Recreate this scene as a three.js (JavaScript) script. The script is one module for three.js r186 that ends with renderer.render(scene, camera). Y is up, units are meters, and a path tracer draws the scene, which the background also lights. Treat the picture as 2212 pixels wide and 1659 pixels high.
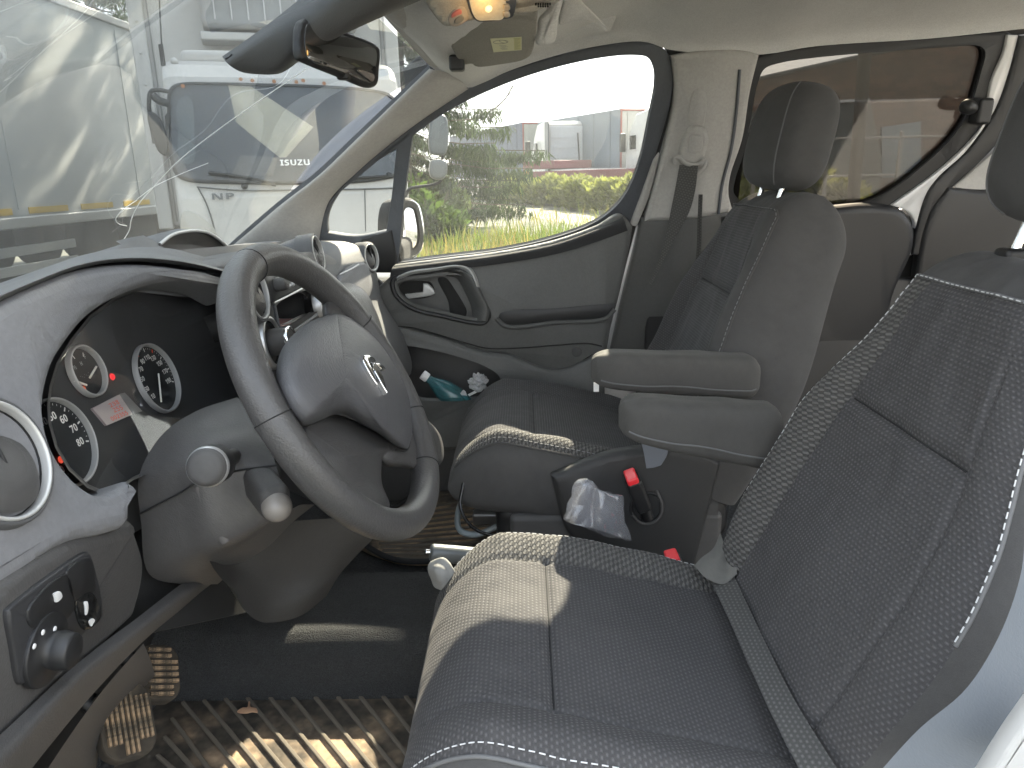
import * as THREE from 'three';
import { RoundedBoxGeometry } from 'three/addons/geometries/RoundedBoxGeometry.js';
import { TextGeometry } from 'three/addons/geometries/TextGeometry.js';
import { FontLoader } from 'three/addons/loaders/FontLoader.js';
import { mergeGeometries, toCreasedNormals } from 'three/addons/utils/BufferGeometryUtils.js';
import { ImprovedNoise } from 'three/addons/math/ImprovedNoise.js';

// ---------------------------------------------------------------- camera, sky, sun, exposure
const V = (x, y, z) => new THREE.Vector3(x, y, z);
const scene = new THREE.Scene();
const EYE = V(-1.24, 1.32, 0), FOCAL = 1620, HALF = 829.5;
const pit = 15.56 * Math.PI / 180, yaw = -1.2 * Math.PI / 180, rol = 1.5 * Math.PI / 180;
const FW = V(Math.cos(pit) * Math.cos(yaw), -Math.sin(pit), Math.cos(pit) * Math.sin(yaw));
const r0 = FW.clone().cross(V(0, 1, 0)).normalize(), u0 = r0.clone().cross(FW);
const RT = r0.clone().multiplyScalar(Math.cos(rol)).addScaledVector(u0, -Math.sin(rol));
const UP = u0.clone().multiplyScalar(Math.cos(rol)).addScaledVector(r0, Math.sin(rol));
const camera = new THREE.PerspectiveCamera(2 * Math.atan(HALF / FOCAL) * 180 / Math.PI, 4 / 3, 0.05, 2000);
camera.position.copy(EYE); camera.up.copy(UP); camera.lookAt(EYE.clone().add(FW));
scene.add(camera);

const SUN = V(0.78, 0.6, 0.21).normalize(), SKY = 0.75;
{
  const w = 1024, h = 512, d = new Float32Array(w * h * 4), nz = new ImprovedNoise(), mix = (p, q, t) => p + (q - p) * t;
  for (let j = 0; j < h; j++) for (let i = 0; i < w; i++) {
    const ro = ((i + 0.5) / w - 0.5) * 2 * Math.PI, up = ((j + 0.5) / h - 0.5) * Math.PI, x = Math.cos(ro) * Math.cos(up), y = Math.sin(up), z = Math.sin(ro) * Math.cos(up), c = x * SUN.x + y * SUN.y + z * SUN.z, t = Math.pow(Math.max(0, y), 0.55);
    const k = 3 / (Math.max(0, y) + 0.25); let n = 0, am = 0.5, fr = k * 0.55; for (let o = 0; o < 5; o++) { n += am * nz.noise(x * fr, y * fr * 1.6, z * fr + 7); am *= 0.5; fr *= 2.1; }
    const cl = Math.min(1, Math.max(0, (n + 0.12) * 3.2)), halo = 0.9 * Math.exp(-(1 - c) * 9) + 0.25 * Math.exp(-(1 - c) * 2.2), low = y < 0 ? Math.max(0.25, 1 + y * 6) : 1;
    for (let e = 0; e < 3; e++) { const clear = mix([0.6, 0.62, 0.63][e], [0.27, 0.37, 0.52][e], t), white = [0.72, 0.71, 0.69][e] * (0.85 + 0.3 * n); d[(j * w + i) * 4 + e] = (mix(clear, white, cl * 0.8) + halo * [1, 0.95, 0.85][e]) * SKY * low; }
    d[(j * w + i) * 4 + 3] = 1;
  }
  const tx = new THREE.DataTexture(d, w, h, THREE.RGBAFormat, THREE.FloatType); tx.mapping = THREE.EquirectangularReflectionMapping; tx.magFilter = tx.minFilter = THREE.LinearFilter; tx.needsUpdate = true;
  scene.background = tx; scene.environment = tx;
}
const sun = new THREE.DirectionalLight(0xfff1da, 5); sun.position.copy(SUN).multiplyScalar(60); sun.castShadow = true;
Object.assign(sun.shadow.camera, { left: -30, right: 30, top: 30, bottom: -30, far: 160 }); sun.shadow.mapSize.set(4096, 4096);
scene.add(sun, sun.target);
scene.fog = new THREE.FogExp2(0xf2f4f2, 0.0022);
const renderer = new THREE.WebGLRenderer({ antialias: true });
renderer.toneMapping = THREE.LinearToneMapping; renderer.toneMappingExposure = 8.6;
renderer.shadowMap.enabled = true;

// ---------------------------------------------------------------- helpers
let seed = 7; const rnd = () => (seed = (seed * 16807) % 2147483647) / 2147483647, rr = (a, b) => a + (b - a) * rnd();
const noise3 = new ImprovedNoise(); const N3 = (x, y, z) => noise3.noise(x, y, z);
const font = await new FontLoader().loadAsync('fonts/droid/droid_sans_bold.typeface.json');
// a measured sight line meets a plane of the real scene
const ray = (u, v) => FW.clone().addScaledVector(RT, (u - 1106) / FOCAL).addScaledVector(UP, -(v - HALF) / FOCAL);
function PP(u, v, o, n) { const d = ray(u, v); return EYE.clone().addScaledVector(d, o.clone().sub(EYE).dot(n) / d.dot(n)); }
function P(u, v, c) { const a = Object.keys(c)[0]; return PP(u, v, V(0, 0, 0).setComponent('xyz'.indexOf(a), c[a]), V(0, 0, 0).setComponent('xyz'.indexOf(a), 1)); }
const pl = (o, n) => ({ o, n: n.clone().normalize() });
const WO = V(0.745, 1.15, 0), WN = V(-1, -0.182, 0).normalize();
const W = (off = 0) => pl(WO.clone().addScaledVector(WN, -off), WN);          // the leaning side of the van, off = outwards
const R = (x) => pl(V(x, 1, 0), V(-1, 0, 0));                                    // an upright plane along the van
const on = (u, v, p) => PP(u, v, p.o, p.n);

const used = new Map();
function numbered(n) { const k = used.get(n) || 0; used.set(n, k + 1); return k ? n + '_' + String(k).padStart(3, '0') : n; }
const things = [];
function tag(o, label, category, group, kind) { o.userData = { label }; if (category) o.userData.category = category; if (group) o.userData.group = group; if (kind) o.userData.kind = kind; return o; }
function thing(name, label, category, group) { const g = new THREE.Group(); g.name = numbered(name); scene.add(g); things.push(g); return tag(g, label, category, group); }
function mk(name, geo, mat, parent = scene, label) {
  if (Array.isArray(geo)) geo = geo.length > 1 ? mergeGeometries(geo.map((g) => { g = g.index ? g.toNonIndexed() : g; for (const k of Object.keys(g.attributes)) if (!['position', 'normal', 'uv'].includes(k)) g.deleteAttribute(k); return g; })) : geo[0];
  const m = new THREE.Mesh(geo, mat); m.name = parent === scene ? numbered(name) : name; m.castShadow = m.receiveShadow = true;
  if (label) m.userData.label = label;
  parent.add(m); if (parent === scene) things.push(m); return m;
}
const at = (m, p, rot) => { m.position.copy(p); if (rot) m.rotation.set(...rot); return m; };
function spl(px, closed = true, per = 6) {                                       // [x, y, 1] marks a sharp corner
  const n = px.length, s = px.findIndex((p) => p[2]);
  const cat = (a, cl) => new THREE.CatmullRomCurve3(a.map((p) => V(p[0], p[1], 0)), cl, 'centripetal').getPoints(a.length * per).map((p) => [p.x, p.y]);
  if (s < 0) { const r = cat(px, closed); if (closed) r.pop(); return r; }
  const out = [], q = closed ? [...px.slice(s), ...px.slice(0, s), px[s]] : px; let run = [q[0]];
  for (let i = 1; i < q.length; i++) { run.push(q[i]); if (q[i][2] || i === q.length - 1) { const c = run.length > 2 ? cat(run, false) : run; out.push(...c.slice(0, -1)); run = [q[i]]; } }
  if (!closed) out.push(q[q.length - 1]); return out;
}
function basis(p) { const e3 = p.n, e1 = (Math.abs(e3.y) > 0.98 ? V(1, 0, 0) : V(0, 1, 0)).cross(e3).normalize(), e2 = e3.clone().cross(e1); return [e1, e2, e3]; }
function flat(pts, p) { const [e1, e2] = basis(p); return pts.map((q) => { const d = q.clone().sub(p.o); return new THREE.Vector2(d.dot(e1), d.dot(e2)); }); }
// a bevelled board with a measured outline, lying with its face on plane p and its thickness behind it
function board(px, p, thick = 0.02, bev = 0.004, holes = [], sm = true) {
  const sh = (a) => flat((sm ? spl(a) : a).map((q) => on(q[0], q[1], p)), p);
  const s = new THREE.Shape(sh(px)); for (const h of holes) s.holes.push(new THREE.Path(sh(h)));
  const b = Math.min(bev, thick * 0.45);
  const g = new THREE.ExtrudeGeometry(s, { depth: thick - (b ? 2 * b : 0), bevelEnabled: b > 0, bevelThickness: b, bevelSize: b, bevelOffset: -b, bevelSegments: 4, curveSegments: 1 });
  g.translate(0, 0, -thick + b);
  const [e1, e2, e3] = basis(p); return toCreasedNormals(g, 0.62).applyMatrix4(new THREE.Matrix4().makeBasis(e1, e2, e3).setPosition(p.o));
}
const plate = (name, px, p, thick, bev, mat, parent, holes, label) => mk(name, board(px, p, thick, bev, holes), mat, parent, label);
function loft(rows, closed = false) {                                            // rows of equally many points
  const m = rows.length, n = rows[0].length, pos = [], uv = [], ix = []; let vl = 0;
  for (let i = 0; i < m; i++) { if (i) vl += rows[i][n >> 1].distanceTo(rows[i - 1][n >> 1]); let ul = 0; for (let j = 0; j < n; j++) { if (j) ul += rows[i][j].distanceTo(rows[i][j - 1]); pos.push(...rows[i][j].toArray()); uv.push(ul, vl); } }
  for (let i = 0; i < m - 1; i++) for (let j = 0; j < n - (closed ? 0 : 1); j++) { const a = i * n + j, b = i * n + (j + 1) % n; ix.push(a, b, a + n, b, b + n, a + n); }
  const g = new THREE.BufferGeometry(); g.setAttribute('position', new THREE.Float32BufferAttribute(pos, 3)); g.setAttribute('uv', new THREE.Float32BufferAttribute(uv, 2)); g.setIndex(ix); g.computeVertexNormals(); return g;
}
const cr = (pts, n, closed = false) => { const c = new THREE.CatmullRomCurve3(pts, closed, 'centripetal'); return Array.from({ length: n }, (_, i) => c.getPoint(i / (closed ? n : n - 1))); };
// smooth loft through a few measured rows
function skin(rows, m = 24, n = 24) { const a = rows.map((r) => cr(r, n)); const cols = Array.from({ length: n }, (_, j) => cr(a.map((r) => r[j]), m)); return loft(Array.from({ length: m }, (_, i) => cols.map((c) => c[i]))); }
const tube = (pts, r, seg = 40, closed = false, rad = 8) => new THREE.TubeGeometry(new THREE.CatmullRomCurve3(pts, closed, 'centripetal'), seg, r, rad, closed);
const bx = (w, h, d, r = 0.004, s = 2) => new RoundedBoxGeometry(w, h, d, s, Math.min(r, w / 2.1, h / 2.1, d / 2.1));
const put = (g, x, y, z, rx = 0, ry = 0, rz = 0) => g.applyMatrix4(new THREE.Matrix4().compose(V(x, y, z), new THREE.Quaternion().setFromEuler(new THREE.Euler(rx, ry, rz)), V(1, 1, 1)));
const lathe = (pr, seg = 48) => new THREE.LatheGeometry(pr.map((p) => new THREE.Vector2(...p)), seg);   // axis y
function aim(g, p, axis, up = V(0, 1, 0)) {                                      // turns +y of g to axis
  const y = axis.clone().normalize(), x = up.clone().cross(y).normalize(), z = x.clone().cross(y); return g.applyMatrix4(new THREE.Matrix4().makeBasis(x, y, z).setPosition(p));
}
// tapering body along a path: rounded cross-section, fronts may bulge
function sweepFn(c) {
  return (t, a) => {
    const co = Math.cos(a), si = Math.sin(a), e = c.e || 4, k = Math.pow(Math.pow(Math.abs(co), e) + Math.pow(Math.abs(si), e), -1 / e), w = c.w(t), d = c.d(t), X = w * co * k;
    let v = d * si * k; const [y, z] = c.path(t), [ny, nz] = c.nrm(t); if (si > 0 && c.bump) v += c.bump(w > 1e-4 ? X / w : 0, t) * Math.min(1, si * k * 1.02) ** 2;
    return V(c.x0 + X, y + ny * v, z + nz * v);
  };
}
function patch(fn, t0, t1, a0, a1, m, n) { return loft(Array.from({ length: m + 1 }, (_, i) => Array.from({ length: n + 1 }, (_, j) => fn(t0 + (t1 - t0) * i / m, a0 + (a1 - a0) * j / n)))); }
const D = Math.PI / 180;
const ss = (a, b, x) => { x = Math.min(1, Math.max(0, (x - a) / (b - a))); return x * x * (3 - 2 * x); };

// ---------------------------------------------------------------- textures
function tex(n, f, srgb = true, rep = 1) {                                       // f(u, v) -> [r, g, b] 0..1
  const d = new Uint8Array(n * n * 4);
  for (let y = 0; y < n; y++) for (let x = 0; x < n; x++) { const c = f(x / n, y / n), i = (y * n + x) * 4; for (let k = 0; k < 3; k++) d[i + k] = Math.max(0, Math.min(255, 255 * (c.length ? c[k] : c))); d[i + 3] = 255; }
  const t = new THREE.DataTexture(d, n, n); t.wrapS = t.wrapT = THREE.RepeatWrapping; t.magFilter = THREE.LinearFilter; t.minFilter = THREE.LinearMipmapLinearFilter; t.generateMipmaps = true;
  if (srgb) t.colorSpace = THREE.SRGBColorSpace; t.repeat.set(rep, rep); t.needsUpdate = true; return t;
}
const hash = (x, y) => { const s = Math.sin(x * 127.1 + y * 311.7) * 43758.5453; return s - Math.floor(s); };
function vn(x, y, per) { const xi = Math.floor(x), yi = Math.floor(y), fx = ss(0, 1, x - xi), fy = ss(0, 1, y - yi), h = (a, b) => hash(((a % per) + per) % per, ((b % per) + per) % per); return (h(xi, yi) * (1 - fx) + h(xi + 1, yi) * fx) * (1 - fy) + (h(xi, yi + 1) * (1 - fx) + h(xi + 1, yi + 1) * fx) * fy; }
const fbm = (u, v, per, o = 4) => { let s = 0, a = 0.5, p = per; for (let i = 0; i < o; i++) { s += a * vn(u * p, v * p, p); p *= 2; a /= 2; } return s / (1 - Math.pow(0.5, o)); };
const cv = (w, h, draw) => { const c = document.createElement('canvas'); c.width = w; c.height = h; draw(c.getContext('2d'), w, h); const t = new THREE.CanvasTexture(c); t.colorSpace = THREE.SRGBColorSpace; return t; };

const grainB = tex(512, (u, v) => fbm(u, v, 90, 3), false, 1 / 0.12);
const wornC = tex(512, (u, v) => { const a = 0.8 + 0.28 * (fbm(u, v, 5, 5) - 0.5) + 0.1 * (vn(u * 180, v * 180, 180) - 0.5); return a; }, false, 1 / 0.6);
const weaveB = tex(512, (u, v) => 0.5 + 0.25 * Math.sin(u * 6.2832 * 64) * Math.sin(v * 6.2832 * 64) + 0.25 * (hash(Math.floor(u * 128), Math.floor(v * 128)) - 0.5), false, 1 / 0.1);
const weaveC = tex(512, (u, v) => 0.72 + 0.2 * fbm(u, v, 8, 4) + 0.2 * (hash(Math.floor(u * 256), Math.floor(v * 256)) - 0.5), false, 1 / 0.1);
// centre cloth: rows of short raised dashes, set off by half a step each row
const dashF = (u, v) => { const r = Math.floor(v * 16), x = u * 12 + (r % 2) * 0.5, fx = x - Math.floor(x), fy = v * 16 - r, k = 0.8 + 0.4 * hash(Math.floor(x) % 12, r); return Math.max(0, 1 - Math.abs(fx - 0.5) / 0.34) ** 0.6 * Math.max(0, 1 - Math.abs(fy - 0.5) / 0.3) ** 0.6 * k; };
const dashC = tex(512, (u, v) => 0.41 + 0.56 * dashF(u, v) + 0.16 * (hash(Math.floor(u * 200), Math.floor(v * 200)) - 0.5), false, 1 / 0.09);
const dashB = tex(512, (u, v) => 0.2 + 0.8 * dashF(u, v), false, 1 / 0.09);
// bolster cloth: coarse staggered cells in rows
const cell = (u, v) => { const r = Math.floor(v * 14), x = u * 9 + (r % 2) * 0.5, fx = x - Math.floor(x) - 0.5, fy = v * 14 - r - 0.5 + 0.12 * Math.sin(x * 6.2832); return Math.min(1, 1.5 * Math.max(0, 1 - (fx * fx * 3.4 + fy * fy * 6.5))) * (0.85 + 0.3 * hash(Math.floor(x) % 9, r)); };
const cellC = tex(512, (u, v) => 0.4 + 0.55 * cell(u, v) + 0.14 * (hash(Math.floor(u * 220), Math.floor(v * 220)) - 0.5), false, 1 / 0.1);
const cellB = tex(512, (u, v) => cell(u, v), false, 1 / 0.1);
const carpetC = tex(512, (u, v) => 0.35 + 0.7 * hash(Math.floor(u * 256), Math.floor(v * 256)) * (0.6 + 0.6 * fbm(u, v, 12, 3)), false, 1 / 0.25);
const carpetB = tex(512, (u, v) => hash(Math.floor(u * 200), Math.floor(v * 200)), false, 1 / 0.25);
const mudC = tex(512, (u, v) => { const m = ss(0.35, 0.7, fbm(u, v, 6, 5)), g = fbm(u + 0.3, v, 40, 3); return [0.3 + 0.46 * m + 0.2 * (g - 0.5), 0.275 + 0.37 * m + 0.18 * (g - 0.5), 0.24 + 0.28 * m + 0.15 * (g - 0.5)]; }, true, 1 / 0.5);
const linerC = tex(512, (u, v) => 0.88 + 0.2 * (hash(Math.floor(u * 256), Math.floor(v * 256)) - 0.5) + 0.1 * (fbm(u, v, 6, 4) - 0.5), false, 1 / 0.3);
const dirtC = tex(512, (u, v) => { const a = fbm(u, v, 6, 5), s = fbm(u * 1, v * 0.15, 40, 3); return 0.8 + 0.22 * (a - 0.5) + 0.1 * (s - 0.5); }, false, 1 / 2.5);
const dustHazeA = tex(512, (u, v) => { const a = fbm(u, v, 5, 5), s = hash(Math.floor(u * 256), Math.floor(v * 256)) > 0.985 ? 0.5 : 0; return 0.45 + 0.5 * a + s; }, false, 1 / 0.7);

const std = (c, rough, o = {}) => new THREE.MeshStandardMaterial({ color: Array.isArray(c) ? new THREE.Color().setRGB(...c) : new THREE.Color().setRGB(c, c, c), roughness: rough, side: THREE.DoubleSide, ...o });
const phy = (c, rough, o = {}) => new THREE.MeshPhysicalMaterial({ color: Array.isArray(c) ? new THREE.Color().setRGB(...c) : new THREE.Color().setRGB(c, c, c), roughness: rough, side: THREE.DoubleSide, ...o });
const M = {
  cloth: phy([0.066, 0.064, 0.062], 0.95, { map: weaveC, bumpMap: weaveB, bumpScale: 0.0004, sheen: 0.4, sheenColor: new THREE.Color(0.25, 0.25, 0.25), sheenRoughness: 0.6 }),
  centre: phy([0.1, 0.096, 0.097], 0.9, { map: dashC, bumpMap: dashB, bumpScale: 0.0012, sheen: 0.4, sheenColor: new THREE.Color(0.25, 0.24, 0.23), sheenRoughness: 0.6 }),
  bolster: phy([0.12, 0.115, 0.108], 0.9, { map: cellC, bumpMap: cellB, bumpScale: 0.0025, sheen: 0.3, sheenColor: new THREE.Color(0.25, 0.25, 0.25), sheenRoughness: 0.6 }),
  thread: std(0.55, 0.7), piping: std(0.11, 0.8),
  dash: phy([0.112, 0.113, 0.116], 0.66, { map: wornC, bumpMap: grainB, bumpScale: 0.0003 }),
  fascia: phy([0.188, 0.19, 0.2], 0.68, { map: wornC, bumpMap: grainB, bumpScale: 0.00025 }),
  lower: phy([0.075, 0.072, 0.07], 0.55, { map: wornC, bumpMap: grainB, bumpScale: 0.0003 }),
  door: phy([0.1, 0.1, 0.096], 0.55, { map: wornC, bumpMap: grainB, bumpScale: 0.0003 }),
  wheel: phy([0.058, 0.056, 0.055], 0.42, { map: wornC, bumpMap: grainB, bumpScale: 0.0004 }),
  black: std([0.014, 0.014, 0.015], 0.5, { map: wornC }), gloss: phy(0.01, 0.12), rubber: std([0.02, 0.02, 0.021], 0.8, { map: wornC }), deep: std(0.008, 0.9),
  seal: std([0.085, 0.092, 0.105], 0.55, { map: wornC }),
  liner: std([0.6, 0.595, 0.58], 0.95, { map: linerC }), trim: std([0.45, 0.438, 0.415], 0.7, { map: wornC, bumpMap: grainB, bumpScale: 0.0002 }),
  silver: std(0.5, 0.35, { metalness: 0.7 }), chrome: std(0.8, 0.08, { metalness: 1 }), steel: std(0.35, 0.4, { metalness: 0.9 }), satin: std([0.45, 0.45, 0.44], 0.45, { metalness: 0.3 }),
  truckPaint: phy([0.52, 0.515, 0.5], 0.35, { clearcoat: 0.4, clearcoatRoughness: 0.15, map: dirtC }), paint: phy(0.72, 0.3, { clearcoat: 0.6, clearcoatRoughness: 0.1, map: dirtC }), carpet: std([0.045, 0.047, 0.048], 1, { map: carpetC, bumpMap: carpetB, bumpScale: 0.003 }), mat: std([0.75, 0.75, 0.75], 0.95, { map: mudC, bumpMap: mudC, bumpScale: 0.003 }),
  screen: phy([0.425, 0.45, 0.445], 0, { transmission: 1, thickness: 0 }), glass: phy([0.75, 0.765, 0.755], 0, { transmission: 1, thickness: 0 }), tint: phy([0.3, 0.29, 0.275], 0, { transmission: 1, thickness: 0, specularIntensity: 0.45 }),
  film: phy(0.85, 1, { transmission: 1, thickness: 0, transparent: true, opacity: 0.034, alphaMap: dustHazeA, specularIntensity: 0 }), film2: phy(0.85, 1, { transmission: 1, thickness: 0, transparent: true, opacity: 0.006, alphaMap: dustHazeA, specularIntensity: 0 }), threadDark: std(0.2, 0.7),
  mirror: std(0.85, 0.02, { metalness: 1 }), red: std([0.75, 0.03, 0.04], 0.35), webbing: std([0.13, 0.127, 0.12], 0.85, { map: dashC, bumpMap: weaveB, bumpScale: 0.0004 }),
  pale: std(0.62, 0.7), white: std(0.8, 0.5),
};
// ================================================================ the van's body, seen from inside
const van = thing('van_body', 'van cabin shell with pale grey lining, pillars, glass and dark carpeted floor', 'van');
// roof lining: rail over the door, curving up to the middle and down to the near side
{
  const rail = [[925, 140, .56], [965, 168, .62], [1010, 190], [1100, 153], [1200, 120], [1300, 98], [1390, 90], [1450, 108], [1640, 118], [1760, 100], [2000, 84], [2140, 70], [2215, 62], [2420, 50], [2800, 20]].map((q) => q[2] ? P(q[0], q[1], { x: q[2] }) : on(q[0], q[1], W()));
  const rows = rail.map((p) => { const k = ss(-0.22, 0.25, p.z), h = 0.015 + 0.075 * k, z = p.z, n = Math.max(0.05, p.x);
    return [p, V(p.x - 0.02, p.y + 0.014 * (0.5 + k), z), V(p.x - 0.07, p.y + 0.035 * k + 0.008, z), V(p.x - 0.2, p.y + h * 0.75, z), V(0, Math.max(p.y + h, 1.58), z - 0.02 * (1 - k)), V(-n + 0.2, p.y + h * 0.75, z), V(-n + 0.04, p.y + 0.02, z), V(-n, p.y, z)]; });
  mk('roof_lining', skin(rows, 60, 40), M.liner, van);
  // outer roof skin, so that the cabin is closed from above
  mk('roof_panel', skin(rows.map((r) => r.map((p) => V(p.x * 1.06, p.y + 0.045, p.z - 0.02))), 40, 24), M.paint, van);
  const hd = [V(-0.56, 1.562, -0.206), V(-0.3, 1.577, -0.222), V(0, 1.58, -0.226), V(0.3, 1.577, -0.222), P(925, 140, { x: .56 })];
  const back = hd.map((p, i) => V(p.x * 1.02, p.y + 0.012, p.z + 0.07)), mid = hd.map((p) => V(p.x * 1.01, p.y - 0.006, p.z + 0.03));
  mk('header_trim', skin([hd, mid, back, back.map((p) => V(p.x, p.y + 0.01, p.z + 0.02))], 14, 40), M.trim, van);
}
// far windscreen pillar
const Aw = [[930, 149, .56], [850, 226, .585], [770, 303, .605], [690, 379, .625], [610, 441, .645], [535, 505, .66], [470, 560, .68]].map((q) => P(q[0], q[1], { x: q[2] }));
const Ad = [[1012, 191], [905, 263], [838, 314], [768, 374], [710, 434], [688, 517], [680, 600]].map((q) => on(q[0], q[1], W()));
{
  const m1 = Aw.map((p, i) => p.clone().lerp(Ad[i], 0.3).add(V(-0.022, 0.004, 0.008))), m2 = Aw.map((p, i) => p.clone().lerp(Ad[i], 0.72).add(V(-0.018, 0.002, 0.008)));
  mk('windscreen_pillar', skin([Aw.map((p) => p.clone().add(V(0.03, 0.01, -0.01))), Aw, m1, m2, Ad, Ad.map((p) => p.clone().add(V(0.04, 0, 0)))], 22, 40), M.trim, van);
  const fr = [[927, 139, .565], [845, 217, .59], [764, 294, .61], [684, 370, .63], [604, 433, .65], [527, 499, .665], [464, 556, .685]].map((q) => P(q[0], q[1], { x: q[2] }));
  mk('windscreen_seal', skin([Aw.map((p) => p.clone().add(V(0.002, 0, -0.001))), fr], 6, 40), M.seal, van);
  const c = [on(930, 149, W(-0.03)), P(958, 166, { x: .62 }), on(1010, 190, W(-.006))]; mk('trim_joint', tube(c, 0.0013, 12), M.deep, van);
}
// windscreen: header edge down to the cowl, with its film of dust and a long crack
const screenRows = (o) => { const top = [[-0.6, 1.55, -0.2], [-0.3, 1.578, -0.232], [0, 1.582, -0.24], [0.3, 1.578, -0.232], [0.63, 1.56, -0.2]], bot = [[-0.74, 1.08, -0.72], [-0.4, 1.1, -0.98], [0, 1.1, -1.06], [0.4, 1.1, -0.98], [0.8, 1.1, -0.74]];
  return [0, 1, 2, 3, 4].map((k) => top.map((t, i) => { const b = bot[i], f = k / 4, bow = 0.055 * Math.sin(f * Math.PI); return V(t[0] + (b[0] - t[0]) * f, t[1] + (b[1] - t[1]) * f + bow + o, t[2] + (b[2] - t[2]) * f - bow * 0.6 - o); })); };
mk('windscreen', skin(screenRows(0.004), 24, 30), M.screen, van);
mk('dust_haze_film', skin(screenRows(0), 24, 30), M.film, van, 'hazy film of dust on the windscreen');
function onScreen(u, v) {                                                       // nearest point of the pane to a sight line
  const rows = screenRows(-0.004).map((r) => cr(r, 41)), cols = []; for (let j = 0; j < 41; j++) cols.push(cr(rows.map((r) => r[j]), 41));
  const d = ray(u, v).normalize(); let best = 1e9, bp; for (const c of cols) for (const p of c) { const q = p.clone().sub(EYE), e = q.sub(d.clone().multiplyScalar(q.dot(d))).lengthSq(); if (e < best) { best = e; bp = p; } }
  return EYE.clone().addScaledVector(d, bp.clone().sub(EYE).dot(d));
}
{
  const c1 = [[662, 148], [600, 190], [530, 238], [450, 296], [385, 348], [335, 400], [300, 440], [285, 470], [278, 500], [262, 525]].map((q) => onScreen(...q)), c2 = [[296, 432], [270, 450], [251, 470], [256, 483], [274, 488]].map((q) => onScreen(...q)), c3 = [[296, 430], [335, 402], [390, 376], [450, 352]].map((q) => onScreen(...q));
  const cm = phy(0.9, 0.3, { transmission: 0.4, thickness: 0 });
  mk('crack', [tube(c1, 0.0009, 80, false, 5), tube(c2, 0.0008, 30, false, 5), tube(c3, 0.0006, 30, false, 4)], cm, van, 'long bright crack across the windscreen');
}
// painted aperture strip and far door pillar
plate('aperture_strip', [[1378, 488, 1], [1402, 470, 1], [1397, 500], [1352, 650], [1320, 758, 1], [1307, 758, 1], [1335, 650]], W(0.012), 0.03, 0.004, M.paint, van);
plate('door_pillar_trim', [[1452, 120, 1], [1500, 112], [1600, 108], [1642, 118, 1], [1622, 200], [1606, 300], [1580, 380], [1576, 420], [1585, 458, 1], [1500, 474], [1392, 480, 1], [1430, 340], [1458, 210]], W(-0.015), 0.05, 0.012, M.trim, van);
plate('door_pillar_cover', [[1386, 470, 1], [1600, 455, 1], [1620, 800, 1], [1310, 800, 1], [1345, 640]], W(-0.008), 0.05, 0.01, M.door, van);
mk('pillar_groove', tube([[1598, 150], [1592, 230], [1580, 320], [1560, 400], [1552, 462]].map((q) => on(q[0], q[1], W(-0.0165))), 0.004, 30), M.seal, van);
plate('belt_slide_slot', [[1497, 200], [1512, 192], [1524, 200], [1512, 290], [1490, 290]], W(-0.0175), 0.004, 0.0015, M.trim, van);
// rear side window
const RW = [[1634, 168], [1650, 142], [1690, 128], [1760, 118], [1900, 105], [2030, 96], [2120, 93], [2135, 108], [2125, 160], [2095, 250], [2060, 302], [2000, 360], [1930, 414], [1870, 442], [1800, 451], [1690, 456], [1612, 448], [1580, 420], [1582, 388], [1604, 320]];
{
  const w = new THREE.Group(); w.name = 'side_window'; van.add(w);
  plate('window_frame', [[1604, 172], [1628, 128], [1760, 97], [1900, 84], [2030, 76], [2140, 68], [2185, 72], [2190, 110], [2160, 215], [2135, 275], [2100, 330], [2050, 372], [1990, 420], [1930, 458], [1800, 480], [1690, 486], [1590, 472], [1560, 430], [1568, 384], [1590, 300]], W(0.005), 0.03, 0.007, M.black, w, [RW]);
  plate('window_gasket', [[1630, 168], [1648, 138], [1760, 113], [1900, 100], [2030, 91], [2124, 87], [2146, 104], [2136, 165], [2108, 255], [2072, 312], [2010, 372], [1936, 428], [1870, 453], [1800, 458], [1690, 463], [1608, 455], [1572, 422], [1576, 386], [1600, 320]], W(0.016), 0.012, 0.003, std([0.085, 0.045, 0.025], 0.6), w, [RW]);
  plate('pane', [[1610, 168], [1650, 120], [2130, 80], [2150, 108], [2095, 290], [1900, 455], [1600, 470], [1560, 400]], W(0.026), 0.004, 0, M.tint, w);
  const lt = [on(2108, 240, W(-0.02))]; mk('latch', [put(bx(0.06, 0.06, 0.035, 0.008), ...on(2115, 240, W(0.0)).toArray(), 0, 0, 0.1)], M.black, w);
  mk('latch_knob', [aim(lathe([[0, 0.06], [0.012, 0.058], [0.017, 0.05], [0.016, 0.03], [0.009, 0.012], [0.009, 0]], 24), on(2112, 238, W(-0.005)), V(-0.5, 0.15, -0.85))], M.black, w);
}
plate('door_edge_strip', [[2177, 75, 1], [2206, 76, 1], [2182, 160], [2150, 243], [2118, 285], [2090, 328], [2030, 384], [2004, 420], [1990, 462], [1980, 505], [1971, 552, 1], [1962, 552, 1], [1976, 510], [1975, 478], [1958, 456], [1926, 444, 1], [2030, 368], [2102, 300], [2126, 266], [2142, 178], [2168, 115]], W(-0.004), 0.02, 0.004, M.paint, van);
plate('quarter_seal', [[2204, 76, 1], [2240, 74, 1], [2200, 230], [2165, 300], [2115, 355], [2060, 405], [2035, 430], [2010, 470], [1995, 550], [1970, 552, 1], [1982, 490], [2004, 420], [2030, 384], [2090, 328], [2150, 243], [2182, 160]], W(-0.012), 0.03, 0.008, M.black, van);
plate('quarter_trim', [[2236, 70, 1], [2700, 40, 1], [2700, 420, 1], [2200, 420, 1], [2052, 410, 1], [2120, 352], [2170, 300], [2203, 228]], W(-0.004), 0.03, 0.006, M.trim, van);
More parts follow.
